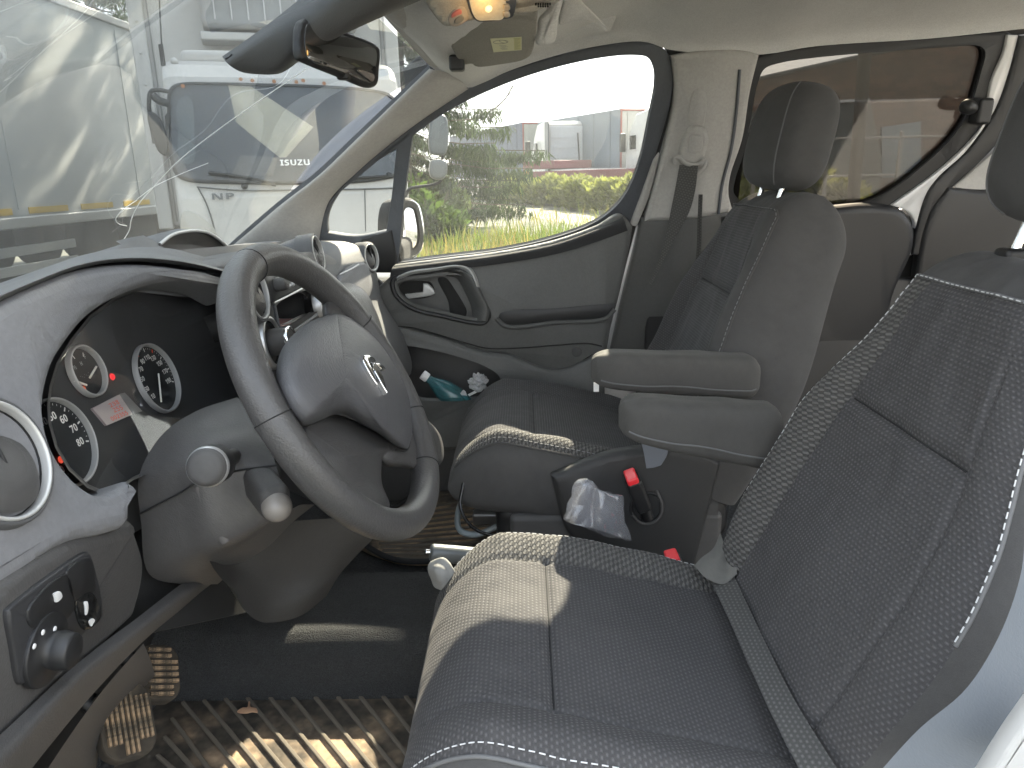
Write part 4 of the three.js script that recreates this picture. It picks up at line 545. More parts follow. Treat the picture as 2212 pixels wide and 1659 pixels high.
// ================================================================ seats
const gs = (x, s) => Math.exp(-(x / s) * (x / s));
function seat(name, label, X0, inner, dy, lean, hdz, thick, cw, cdz, hdy) {
  const g = thing(name, label, 'car seat');
  const cz = (t) => 0.37 - (0.515 - cdz) * t, ty = (t) => dy + 0.688 + 0.075 * ss(0, 0.85, t) - 0.01 * ss(0.85, 1, t), cq = (t) => Math.max(0, (t - 0.8) / 0.2), cap = (q) => Math.sqrt(Math.max(0.0004, 1 - q * q));
  const cf = sweepFn({ x0: X0, e: 4.2, path: (t) => [ty(t) - 0.085 - 0.012 * cq(t), cz(t)], nrm: () => [1, 0], w: (t) => (cw - 0.012 * ss(0.5, 1, t)) * (1 - 0.2 * Math.max(0, (t - 0.5) / 0.5) ** 3.2), d: (t) => 0.085 * cap(cq(t)),
    bump: (q, t) => (0.034 * gs(Math.abs(q) - 0.84, 0.17) * (0.45 + 0.55 * ss(0, 0.4, t)) * (1 - 0.5 * cq(t)) - 0.006 * gs(t - 0.665, 0.012) * (Math.abs(q) < 0.62 ? 1 : 0.2) - 0.005 * gs(Math.abs(q) - 0.615, 0.02)) * (1 - 0.6 * cq(t)) + 0.005 * N3(q * 3 + X0 * 9, t * 5, 1) + 0.0018 * N3(q * 9, t * 14 + X0, 4) });
  const c1 = 58, c2 = 40, mR = inner > 0 ? M.bolster : M.centre, mL = inner > 0 ? M.centre : M.bolster, Z = [[c1, 180 - c1, M.centre, 'cushion_centre', 60], [c2, c1, mR, 'cushion_bolster', 20], [180 - c1, 180 - c2, mL, 'cushion_bolster', 20], [180 - c2, 360 + c2, M.cloth, 'cushion_side', 60]];
  for (const [a, b, m, n, k] of Z) mk(n, patch(cf, 0, 1, a * D, b * D, 150, k), m, g);
  const line = (fn, a, t0, t1, n, off = 0.0012) => Array.from({ length: n + 1 }, (_, i) => { const t = t0 + (t1 - t0) * i / n, p = fn(t, a * D), e = fn(t, (a + 2) * D).sub(fn(t, (a - 2) * D)), f2 = fn(Math.min(1, t + 0.01), a * D).sub(fn(Math.max(0, t - 0.01), a * D)), nn = f2.cross(e).normalize(), c = fn(t, 270 * D).lerp(fn(t, 90 * D), 0.5); if (nn.dot(p.clone().sub(c)) < 0) nn.negate(); return p.addScaledVector(nn, off); });
  const stitch = (pts, name) => { const c = new THREE.CatmullRomCurve3(pts), L = c.getLength(), n = Math.floor(L / 0.0105), out = []; for (let i = 0; i < n; i++) { const a = c.getPointAt(i / n), b = c.getPointAt((i + 0.62) / n); out.push(tube([a, a.clone().lerp(b, 0.5), b], 0.0008, 2, false, 5)); } mk(name, out, inner > 0 ? M.thread : M.threadDark, g); };
  const pipe = (pts, name) => mk(name, tube(pts, 0.0026, pts.length * 2, false, 6), inner > 0 ? M.piping : M.cloth, g);
  for (const a of [c2, 180 - c2]) { pipe(line(cf, a, 0.12, 0.97, 22, 0.0005), 'cushion_piping'); stitch(line(cf, a + (a < 90 ? 3 : -3), 0.12, 0.97, 22), 'cushion_stitching'); }
  mk('cushion_seam', tube(line(cf, 90, 0.665, 0.666, 1, 0).slice(0, 1).concat([]).length ? Array.from({ length: 25 }, (_, i) => cf(0.665, (c1 + 1 + (178 - 2 * c1) * i / 24) * D).add(V(0, 0.0004, 0))) : [], 0.0011, 40), M.deep, g);
  // backrest
  const ln = lean * D, bq = (t) => Math.max(0, (t - 0.84) / 0.16);
  const bf = sweepFn({ x0: X0, e: 4, path: (t) => [dy + 0.655 + 0.612 * Math.cos(ln) * t, 0.345 + 0.612 * Math.sin(ln) * t + 0.012 * Math.sin(t * 5)], nrm: () => [Math.sin(ln), -Math.cos(ln)], w: (t) => ((inner < 0 ? 0.264 : 0.25) + 0.012 * Math.sin(t * 3) - 0.1 * ss(0.32, 0.95, t)) * (1 - 0.3 * bq(t) ** 2.5), d: (t) => thick * cap(bq(t)),
    bump: (q, t) => (q * inner > 0 || inner < 0 ? 0.062 : 0.006) * gs(Math.abs(q) - 0.9, 0.22) * ss(-0.1, 0.25, t) * (1 - 0.75 * ss(0.5, 0.85, t)) - 0.007 * gs(t - 0.6, 0.014) * (Math.abs(q) < 0.6 ? 1 : 0.1) - 0.006 * gs(Math.abs(q) - 0.615, 0.022) * (1 - ss(0.7, 0.85, t)) + 0.012 * gs(t - 0.25, 0.2) * (1 - Math.abs(q)) + 0.006 * N3(q * 3, t * 5, X0 * 7 + 3) + 0.002 * N3(q * 8 + 3, t * 13, X0) });
  for (const [a, b, m, n, k] of [[c1, 180 - c1, M.centre, 'backrest_centre', 60], [c2, c1, mR, 'backrest_bolster', 24], [180 - c1, 180 - c2, inner < 0 ? M.cloth : mL, 'backrest_bolster', 24], [180 - c2, 360 + c2, M.cloth, 'backrest_side', 70]]) mk(n, patch(bf, 0, n === 'backrest_side' ? 1 : 0.9, a * D, b * D, 150, k), m, g);
  mk('backrest_top', patch(bf, 0.9, 1, c2 * D, (180 - c2) * D, 30, 60), M.cloth, g);
  const topLine = Array.from({ length: 31 }, (_, i) => bf(0.9, (c2 + (180 - 2 * c2) * i / 30) * D).add(V(0, 0.0015, -0.001)));
  const edge = [...line(bf, c2, inner > 0 ? 0.22 : 0.34, 0.88, 24, 0.0008), ...topLine.slice(1, -1), ...line(bf, 180 - c2, inner > 0 ? 0.36 : 0.22, 0.88, 24, 0.0008).reverse()];
  pipe(edge, 'backrest_piping'); stitch(edge.map((p) => p.clone().add(V(0, 0.001, -0.0026))), 'backrest_stitching');
  mk('backrest_crease', tube(Array.from({ length: 25 }, (_, i) => bf(0.6, (c1 + 1 + (178 - 2 * c1) * i / 24) * D).add(V(0, 0.0003, -0.0008))), 0.0012, 40), M.deep, g);
  // headrest on two posts
  const hy = dy + 1.345 + hdy, hz = 0.585 + hdz, hl = 12 * D;
  const hf = sweepFn({ x0: X0, e: 3, path: (t) => [hy - 0.1 + 0.205 * t, hz - 0.02 + 0.205 * Math.tan(hl) * t], nrm: () => [Math.sin(hl), -Math.cos(hl)], w: (t) => 0.138 * Math.pow(Math.max(0.002, 1 - Math.pow(Math.abs(t * 2 - 1), 4.5)), 0.3) * (1 - 0.12 * t), d: (t) => 0.064 * Math.pow(Math.max(0.002, 1 - Math.pow(Math.abs(t * 2 - 1), 3.5)), 0.42), bump: (q, t) => 0.006 * (1 - q * q) });
  const head = mk('headrest', patch(hf, 0, 1, 0, 2 * Math.PI, 50, 80), M.cloth, g);
  mk('headrest_seam', tube(line(hf, 135, 0.04, 0.96, 40, 0.0004), 0.0016, 60), M.piping, head); mk('headrest_seam', tube(line(hf, 45, 0.04, 0.96, 40, 0.0004), 0.0016, 60), M.piping, head);
  for (const s of [-1, 1]) { mk('headrest_post', tube([V(X0 + s * 0.065, hy - 0.19, hz - 0.055), V(X0 + s * 0.065, hy - 0.07, hz - 0.02)], 0.006, 6, false, 12), M.chrome, g); mk('post_guide', [put(bx(0.03, 0.02, 0.03, 0.006), X0 + s * 0.065, hy - 0.135, hz - 0.04)], M.black, g); }
  // base
  mk('seat_base', [put(bx(0.46, 0.17, 0.42, 0.03), X0, dy + 0.545, 0.14), put(bx(0.5, 0.1, 0.1, 0.03), X0, dy + 0.6, 0.35)], M.black, g);
  for (const s of [-1, 1]) mk('side_trim', put(bx(0.03, 0.13, 0.42, 0.012), X0 + s * 0.25, dy + 0.555, 0.17), M.lower, g);
  for (const s of [-1, 1]) mk('floor_rail', [put(bx(0.04, 0.05, 0.6, 0.006), X0 + s * 0.19, 0.445, 0.15)], M.steel, g);
  mk('slide_bar', tube([[-0.12, 0.03], [-0.12, -0.02], [-0.1, -0.055], [0.1, -0.055], [0.12, -0.02], [0.12, 0.03]].map(([x, z]) => V(X0 + x, dy + 0.53 - 0.02 * (z < 0 ? 1 : 0), -0.1 + z)), 0.007, 60), std([0.25, 0.29, 0.31], 0.4), g);
  return { g, cf, bf, line };
}
const near = seat('driver_seat', 'large patterned charcoal seat nearest the viewer with white stitched edges', -0.38, 1, 0, 26, 0.045, 0.068, 0.278, -0.008, 0);
const farS = seat('passenger_seat', 'charcoal seat on the far side of the cabin with headrest against rear window', 0.38, -1, 0.05, 24, -0.04, 0.092, 0.262, -0.022, -0.02);
{
  const arm = (g, tip, root, w, d0, d1) => {                                   // folding armrest on the inner flank
    const ax = root.clone().sub(tip), q0 = 0.16, fn = (t, a) => { const q = Math.max(0, (q0 - t) / q0), r = Math.max(0, (t - 0.9) / 0.1), s = Math.sqrt(Math.max(0.0005, 1 - q * q)), s2 = Math.sqrt(Math.max(0.0005, 1 - r * r)), co = Math.cos(a), si = Math.sin(a), k = Math.pow(co ** 4 + si ** 4, -0.25), d = (d0 + (d1 - d0) * t) * (0.45 + 0.55 * s) * s2; return tip.clone().addScaledVector(ax, t).add(V(w * co * k * s * s2, d * si * k + 0.003 * N3(t * 4, a, 5), 0)); };
    const A = new THREE.Group(); A.name = 'armrest'; g.add(A); mk('armrest_pad', patch(fn, 0, 1, 0, 2 * Math.PI, 50, 64), phy([0.068, 0.065, 0.06], 0.85, { map: weaveC, bumpMap: weaveB, bumpScale: 0.0003, sheen: 0.3, sheenColor: new THREE.Color(0.25, 0.24, 0.22) }), A);
    mk('armrest_seam', tube(Array.from({ length: 30 }, (_, i) => fn(0.05 + 0.9 * i / 29, 207 * D).add(V(-0.0006, 0, 0))), 0.0016, 60), M.piping, A);
  };
  arm(near.g, P(1336, 898, { x: -0.085 }), P(1690, 945, { x: -0.085 }), 0.038, 0.036, 0.056);
  arm(farS.g, P(1277, 796, { x: 0.095 }), P(1642, 812, { x: 0.1 }), 0.036, 0.035, 0.04);
  mk('care_tag', [put(bx(0.002, 0.018, 0.01, 0.0005, 1), ...P(1288, 836, { x: 0.11 }).toArray())], M.white, farS.g);
  // flank of the far seat with cup well
  const SF = R(0.098); plate('flank_shell', [[1190, 1030, 1], [1330, 980], [1480, 965, 1], [1560, 1000, 1], [1500, 1240, 1], [1340, 1240], [1230, 1160]], R(0.1), 0.04, 0.015, std([0.028, 0.028, 0.028], 0.6, { map: wornC }), farS.g);
  mk('flank_well', [aim(lathe([[0, -0.02], [0.026, -0.018], [0.029, 0.002], [0.032, 0.004], [0.034, 0]], 36), P(1398, 1098, { x: 0.094 }), V(-1, 0.12, 0))], M.black, farS.g);
  mk('well_rim', tube([[1365, 1112], [1385, 1130], [1412, 1128], [1428, 1110], [1428, 1085], [1418, 1060]].map((q) => P(q[0], q[1], { x: 0.088 })), 0.003, 40), M.lower, farS.g);
  mk('belt_guide', skin([[[1385, 955], [1415, 960], [1445, 965]], [[1392, 985], [1420, 985], [1440, 985]], [[1396, 1012], [1412, 1010], [1428, 1005]]].map((r, i) => r.map((q) => P(q[0], q[1], { x: 0.085 - 0.004 * i }))), 8, 10), std([0.1, 0.11, 0.13], 0.6), farS.g);
}
// buckles
function buckle(label, px, x, w, stalkTo) {
  const g = thing('belt_buckle', label, 'belt buckle'), c = P(px[0], px[1], { x }), d = c.clone().sub(stalkTo).normalize();
  mk('buckle_body', [aim(bx(0.03, 0.075, 0.045, 0.008, 3), c.clone().addScaledVector(d, -0.042), d, V(1, 0, 0))], M.black, g);
  mk('release_button', [aim(bx(0.022, 0.014, 0.04, 0.004, 3), c.clone().addScaledVector(d, -0.002).add(V(-0.005, 0, 0)), d, V(1, 0, 0))], M.red, g);
  mk('buckle_stalk', tube([c.clone().addScaledVector(d, -0.07), stalkTo], 0.012, 8), M.black, g);
}
buckle('belt buckle with red button on the far seat flank, upper one', [1362, 1026], 0.07, 1, P(1400, 1120, { x: 0.09 }));
buckle('belt buckle with red button half sunk behind the near cushion edge', [1450, 1198], -0.085, 1, P(1475, 1290, { x: -0.09 }));
// lap belt across the near seat
{
  const g = thing('lap_belt', 'dark lap belt lying across the near seat where cushion meets backrest', 'seat belt');
  const eL = [[1520, 1230], [1545, 1275], [1600, 1395], [1660, 1530], [1721, 1652], [1760, 1735]], eR = [[1572, 1215], [1600, 1275], [1652, 1385], [1715, 1510], [1795, 1640], [1850, 1725]];
  const f = (a, o) => a.map((q) => P(q[0], q[1], { y: 0.727 + o }));
  mk('webbing', skin([f(eL, 0), f(eL.map((q, i) => [(q[0] + eR[i][0]) / 2, (q[1] + eR[i][1]) / 2]), 0.004), f(eR, 0.006)], 10, 50), M.webbing, g);
  mk('anchor_sleeve', skin([[[1500, 1222], [1530, 1252], [1562, 1262], [1592, 1240]], [[1515, 1205], [1540, 1228], [1570, 1240], [1590, 1222]], [[1540, 1185], [1555, 1205], [1572, 1215], [1584, 1200]], [[1556, 1150], [1566, 1175], [1575, 1180], [1580, 1165]]].map((r, i) => r.map((q, j) => P(q[0], q[1], { y: 0.732 + 0.006 * (j % 2) + 0.003 * i }))), 20, 24), std([0.16, 0.155, 0.14], 0.85, { map: weaveC }), g);
}
// parking brake grip, cable, plastic bag, bottle, small litter, tin
{
  const g = thing('parking_brake', 'grey parking brake grip with bright button between the seats', 'hand brake'), a = P(928, 1193, { x: -0.06 }), b = P(1060, 1200, { x: -0.03 }).add(V(0, -0.01, 0.05));
  mk('grip', aim(lathe([[0, 0], [0.013, 0.001], [0.0155, 0.006], [0.016, 0.05], [0.0145, a.distanceTo(b)]], 28), a, b.clone().sub(a)), phy([0.1, 0.11, 0.115], 0.35), g);
  mk('button', aim(lathe([[0, -0.009], [0.004, -0.0085], [0.005, -0.006], [0.005, 0.002]], 16), a, b.clone().sub(a)), M.chrome, g);
  mk('lever_root', tube([b, b.clone().add(V(0, -0.05, 0.12))], 0.014, 10), M.black, g);
  const k = P(956, 1242, { x: -0.2 }); const lump = tag(mk('lit_base_lump', new THREE.SphereGeometry(0.021, 32, 24), std([0.2, 0.2, 0.19], 0.8)), 'small pale rag tucked under the front of the near seat', 'lump');  // pale lump stands for the lit plastic of the seat base
  { const p = lump.geometry.attributes.position; for (let i = 0; i < p.count; i++) { const v = V().fromBufferAttribute(p, i), n = 1 + 0.35 * N3(v.x * 50, v.y * 50, v.z * 50); p.setXYZ(i, v.x * n * 0.8 + k.x, v.y * n * 1.3 + k.y, v.z * n + k.z); } lump.geometry.computeVertexNormals(); }
  const cb = thing('black_cable', 'thin black cable looping down in front of the far seat', 'cable');
  mk('cable_run', tube([[1004, 1030], [998, 1060], [994, 1090], [1002, 1115], [1018, 1136], [1040, 1150], [1080, 1160]].map((q, i) => P(q[0], q[1], { x: 0.17 - 0.012 * i })), 0.0035, 60), M.gloss, cb);
  // clear bag
  const bag = thing('plastic_bag', 'crumpled clear plastic bag standing beside the near cushion', 'bag');
  const rows = [[[1222, 1118], [1230, 1090], [1246, 1048], [1262, 1038]], [[1240, 1130], [1255, 1090], [1262, 1050], [1272, 1037]], [[1290, 1145], [1292, 1100], [1290, 1058], [1282, 1040]], [[1340, 1160], [1335, 1115], [1322, 1072], [1290, 1048]], [[1366, 1168], [1352, 1120], [1345, 1070], [1330, 1068]], [[1340, 1165], [1325, 1110], [1310, 1068], [1285, 1046]], [[1290, 1150], [1285, 1100], [1275, 1052], [1270, 1040]], [[1222, 1118], [1230, 1090], [1246, 1048], [1262, 1038]]], xs = [0.0, -0.04, -0.055, -0.045, 0.0, 0.04, 0.045, 0.0];
  const geo = skin(rows.map((r, i) => r.map((q, j) => P(q[0], q[1], { x: xs[i] * (1 - j * 0.15) }))), 90, 70), p = geo.attributes.position, nn = geo.attributes.normal;
  for (let i = 0; i < p.count; i++) { const v = V().fromBufferAttribute(p, i), a = Math.abs(N3(v.x * 20, v.y * 9, v.z * 20)), b = Math.abs(N3(v.x * 42 + 5, v.y * 24, v.z * 42)), k2 = -0.03 * a - 0.007 * b + 0.008; p.setXYZ(i, v.x + nn.getX(i) * k2, v.y + nn.getY(i) * k2, v.z + nn.getZ(i) * k2); }
  geo.computeVertexNormals(); mk('film', geo, phy([0.92, 0.93, 0.97], 0.16, { transmission: 0.9, thickness: 0, ior: 1.6 }), bag);
  // bottle in the map pocket
  const bt = thing('water_bottle', 'teal plastic bottle with white cap lying in the door pocket', 'bottle'), c0 = P(917, 812, { x: 0.722 }), c1 = P(1012, 880, { x: 0.722 }), L = c0.distanceTo(c1), bd = c1.clone().sub(c0);
  mk('bottle_body', aim(lathe([[0.0105, 0.008], [0.0115, 0.02], [0.02, 0.04], [0.029, 0.065], [0.031, 0.09], [0.03, L * 0.9], [0.024, L]], 40), c0, bd), phy([0.12, 0.42, 0.46], 0.08, { transmission: 0.75, thickness: 0 }), bt);
  mk('bottle_cap', aim(lathe([[0, -0.008], [0.012, -0.008], [0.0135, -0.006], [0.0135, 0.009], [0.012, 0.011]], 28), c0, bd), M.white, bt);
  const cp = P(1034, 826, { x: 0.712 }), cb2 = tag(mk('crumpled_wrapper', new THREE.IcosahedronGeometry(0.024, 12), phy([0.85, 0.85, 0.85], 0.15, { transmission: 0.6, thickness: 0 })), 'ball of crumpled clear wrapper in the door pocket', 'wrapper');
  { const q = cb2.geometry.attributes.position; for (let i = 0; i < q.count; i++) { const v = V().fromBufferAttribute(q, i), n = 1 + 0.5 * N3(v.x * 90, v.y * 90, v.z * 90) - 0.3 * Math.abs(N3(v.x * 160, v.y * 160, v.z * 160)); q.setXYZ(i, v.x * n + cp.x, v.y * n + cp.y, v.z * n + cp.z); } cb2.geometry.computeVertexNormals(); }
  tag(mk('paper_scrap', skin([[[994, 850], [1001, 842], [1006, 846]], [[1002, 860], [1006, 856], [1012, 862]], [[1008, 868], [1012, 866], [1016, 868]]].map((r, i) => r.map((q, j) => P(q[0], q[1], { x: 0.7 + 0.004 * (i + j) }))), 8, 8), M.pale), 'white paper scrap beside the bottle in the door pocket', 'paper');
  tag(mk('paper_scrap', skin([[[1010, 852], [1022, 846], [1036, 838]], [[1014, 856], [1026, 850], [1040, 843]]].map((r, i) => r.map((q, j) => P(q[0], q[1], { x: 0.695 + 0.003 * (i + j) }))), 6, 8), M.white), 'narrow white paper strip under the crumpled wrapper', 'paper');
  const tin = thing('yellow_tin', 'yellow tin with red print half hidden behind the near backrest', 'tin'), tc = P(1622, 1040, { y: 0.6 });
  mk('tin_body', aim(lathe([[0, 0.001], [0.043, 0.001], [0.0455, 0.003], [0.0455, 0.006], [0.0445, 0.008], [0.0445, 0.105], [0.0455, 0.108], [0.0455, 0.111], [0, 0.111]], 44), tc.clone().add(V(0, -0.055, 0)), V(0, 1, 0)), std([0.42, 0.36, 0.08], 0.45), tin);
  mk('tin_print', aim(new THREE.CylinderGeometry(0.0448, 0.0448, 0.05, 40, 1, true, -2.4, 1.5), tc, V(0, 1, 0)), std([0.4, 0.12, 0.04], 0.5), tin);
  mk('tin_lid_ring', aim(lathe([[0.028, 0.112], [0.03, 0.114], [0.033, 0.112]], 30), tc.clone().add(V(0, -0.055, 0)), V(0, 1, 0)), M.steel, tin);
}
// ================================================================ the yard outside
const gravC = tex(512, (u, v) => { const a = fbm(u, v, 8, 5), b = hash(Math.floor(u * 256), Math.floor(v * 256)); return [0.52 + 0.2 * (a - 0.5) + 0.14 * (b - 0.5), 0.49 + 0.2 * (a - 0.5) + 0.14 * (b - 0.5), 0.42 + 0.19 * (a - 0.5) + 0.13 * (b - 0.5)]; }, true, 1 / 3);
const soilC = tex(512, (u, v) => { const a = fbm(u, v, 6, 5), b = hash(Math.floor(u * 256), Math.floor(v * 256)); return [0.36 + 0.2 * (a - 0.5) + 0.1 * (b - 0.5), 0.36 + 0.2 * (a - 0.5) + 0.1 * (b - 0.5), 0.33 + 0.18 * (a - 0.5) + 0.08 * (b - 0.5)]; }, true, 1 / 4);
const plane = (w, d, x, y, z) => { const g = new THREE.PlaneGeometry(w, d).rotateX(-Math.PI / 2).translate(x, y, z), uv = g.attributes.uv; for (let i = 0; i < uv.count; i++) uv.setXY(i, uv.getX(i) * w, uv.getY(i) * d); return g; };
tag(mk('ground', plane(1600, 1600, 0, 0, 0), std(1, 1, { map: soilC })), 'dry weedy ground of the yard', null, null, 'structure');
{
  const a = P(1001, 432, { y: 0 }), b = P(1300, 466, { y: 0 }), c = P(1043, 447, { y: 0 }), d = P(1241, 488, { y: 0 });
  const far = (p, q, k) => p.clone().addScaledVector(q.clone().sub(p), k), rows = [[far(b, a, 3), a, b, far(a, b, 4)], [far(d, c, 3), c, d, far(c, d, 4)]].map((r) => r.map((p) => V(p.x, 0.008, p.z)));
  tag(mk('road', loft(rows), std(1, 0.95, { map: gravC })), 'pale dusty yard road crossing beyond the far window', null, null, 'structure');
}
// ---- plants
const leafMat = (c) => std(c, 0.8, { });
const trans = (c) => new THREE.MeshPhysicalMaterial({ color: new THREE.Color().setRGB(...c), roughness: 0.95, transmission: 0.45, thickness: 0, side: THREE.DoubleSide, specularIntensity: 0.3 });
const quad = (w, h) => { const g = new THREE.BufferGeometry(); g.setAttribute('position', new THREE.Float32BufferAttribute([0, 0, 0, w / 2, h * 0.45, 0.02 * h, 0, h, 0, -w / 2, h * 0.45, 0.02 * h], 3)); g.setAttribute('uv', new THREE.Float32BufferAttribute([0, 0, 1, 0.5, 0, 1, 0, 0.5], 2)); g.setIndex([0, 1, 2, 0, 2, 3]); g.computeVertexNormals(); return g; };
function scatter(name, geo, mat, list, parent = scene) {
  const m = new THREE.InstancedMesh(geo, mat, list.length), M4 = new THREE.Matrix4(), q = new THREE.Quaternion(), e = new THREE.Euler(), c = new THREE.Color(); m.name = parent === scene ? numbered(name) : name;
  list.forEach((o, i) => { q.setFromEuler(e.set(o.r[0], o.r[1], o.r[2], 'YXZ')); m.setMatrixAt(i, M4.compose(o.p, q, V(o.s, o.s * (o.h || 1), o.s))); const k = o.k || 1; m.setColorAt(i, c.setRGB(k * (o.t ? o.t[0] : 1), k * (o.t ? o.t[1] : 1), k * (o.t ? o.t[2] : 1))); });
  m.castShadow = m.receiveShadow = true; parent.add(m); return m;
}
function spruce(label, x, z, h, rad, y0, n, group) {
  const g = thing('spruce_tree', label, 'tree', group); g.position.set(x, 0, z); g.userData.placed = true;
  mk('trunk', new THREE.CylinderGeometry(0.03, 0.2, h, 10, 6).translate(0, h / 2, 0), std([0.09, 0.065, 0.05], 0.95), g);
  const L = [], limbs = [], W2 = Math.floor(h * 3.2);
  for (let w = 0; w < W2; w++) { const f = (w + rr(0, 0.6)) / W2, y = y0 + (h - y0) * f, R0 = rad * Math.pow(1 - f, 0.75) * rr(0.75, 1.15) + 0.12, nb = 5 + (rnd() * 3 | 0), a0 = rnd() * 6.28;
    for (let b = 0; b < nb; b++) { const a = a0 + b / nb * 6.283 + rr(-0.25, 0.25), r1 = R0 * rr(0.65, 1.12), dr = rr(0.18, 0.4), pt = (s) => V(Math.cos(a) * r1 * s, y - r1 * dr * s * (1.3 - 0.75 * s), Math.sin(a) * r1 * s);
      limbs.push(tube([pt(0), pt(0.5), pt(1)], 0.014, 3, false, 3));
      const m = Math.ceil(n * r1); for (let i = 0; i < m; i++) { const s = Math.pow(rnd(), 0.65), p = pt(s).add(V(rr(-0.14, 0.14), rr(-0.16, 0.06), rr(-0.14, 0.14)).multiplyScalar(0.4 + s * 0.8)); L.push({ p, r: [rr(2.3, 3.6), -a + rr(-1.4, 1.4), rr(-0.7, 0.7)], s: rr(0.7, 1.35), k: rr(0.55, 1.25) * (0.6 + 0.5 * s) }); } } }
  mk('limb', limbs, std([0.08, 0.06, 0.045], 0.95), g).userData.kind = 'stuff';
  scatter('crown', quad(0.035, 0.24), trans([0.06, 0.085, 0.036]), L, g).userData.kind = 'stuff';
}
spruce('tall dark spruce beyond the far door window beside the yard road', 18.5, -3.0, 15, 3.15, 0.4, 150);
spruce('spruce standing behind the grey trailer near the truck box', 22, -12.2, 15, 3.4, 0.8, 70);
spruce('dark spruce farther left above the grey trailer roof', 19, -16, 14, 3.4, 0.8, 50);
{ // crown out of view, placed to shade the dashboard; trunk stands as the pole
  const g = thing('unseen_crown_tree', 'slim upright before the brick warehouse with unseen crown placed to shade the dashboard', 'tree'), b = P(1856, 300, { x: 9.8 }), L = [], c = V(9.5, 11.0, 2.1); g.position.set(b.x, 0, b.z); g.userData.placed = true;
  const rel = (x, y, z) => V(x - b.x, y, z - b.z);
  mk('trunk', tube([V(0, 0, 0), V(0.02, 3, -0.03), V(-0.02, 6, -0.2), rel(9.6, 9, 3.6), rel(9.5, 11.5, 2.6)], 0.085, 40, false, 10), std([0.1, 0.085, 0.07], 0.95), g);
  for (let i = 0; i < 14; i++) { const a = rr(0, 6.28), r = rr(1, 2.2); mk('limb', tube([rel(9.6, rr(9, 10.5), 3.3), rel(c.x + Math.cos(a) * r * 0.5, c.y - 0.5, c.z + Math.sin(a) * r * 0.5), rel(c.x + Math.cos(a) * r, c.y + rr(-1.2, 1.5), c.z + Math.sin(a) * r)], 0.03, 10, false, 5), std([0.1, 0.085, 0.07], 0.95), g); }
  for (let i = 0; i < 15000; i++) { const q = V(rr(-1, 1), rr(-1, 1), rr(-1, 1)); if (q.length() > 1) continue; const k = 2.25 + 0.35 * N3(q.x * 3, q.y * 3, q.z * 3); L.push({ p: rel(c.x + q.x * k, c.y + q.y * k, c.z + q.z * k), r: [rr(-1.4, 1.4), rr(0, 6.28), rr(-1.4, 1.4)], s: rr(0.7, 1.4), k: rr(0.6, 1.25) }); }
  scatter('crown', quad(0.13, 0.22), trans([0.07, 0.12, 0.03]), L, g).userData.kind = 'stuff';
}
{ // bare twig leaning out of the spruce
  const g = thing('dead_branch', 'thin bare branch reaching out from the spruce against the sky', 'branch'), q = [[985, 275], [1030, 252], [1065, 237], [1090, 215], [1108, 185]].map((p) => P(p[0], p[1], { x: 24 }));
  mk('branch_stem', tube(q, 0.022, 20, false, 5), std([0.09, 0.075, 0.06], 0.9), g);
  for (let i = 0; i < 12; i++) { const s = 0.3 + 0.06 * i, c = new THREE.CatmullRomCurve3(q).getPoint(s); mk('twig', tube([c, c.clone().add(V(rr(-0.1, 0.1), rr(0.1, 0.35), rr(0.1, 0.35)))], 0.009, 3, false, 4), std([0.1, 0.09, 0.06], 0.9), g); }
}
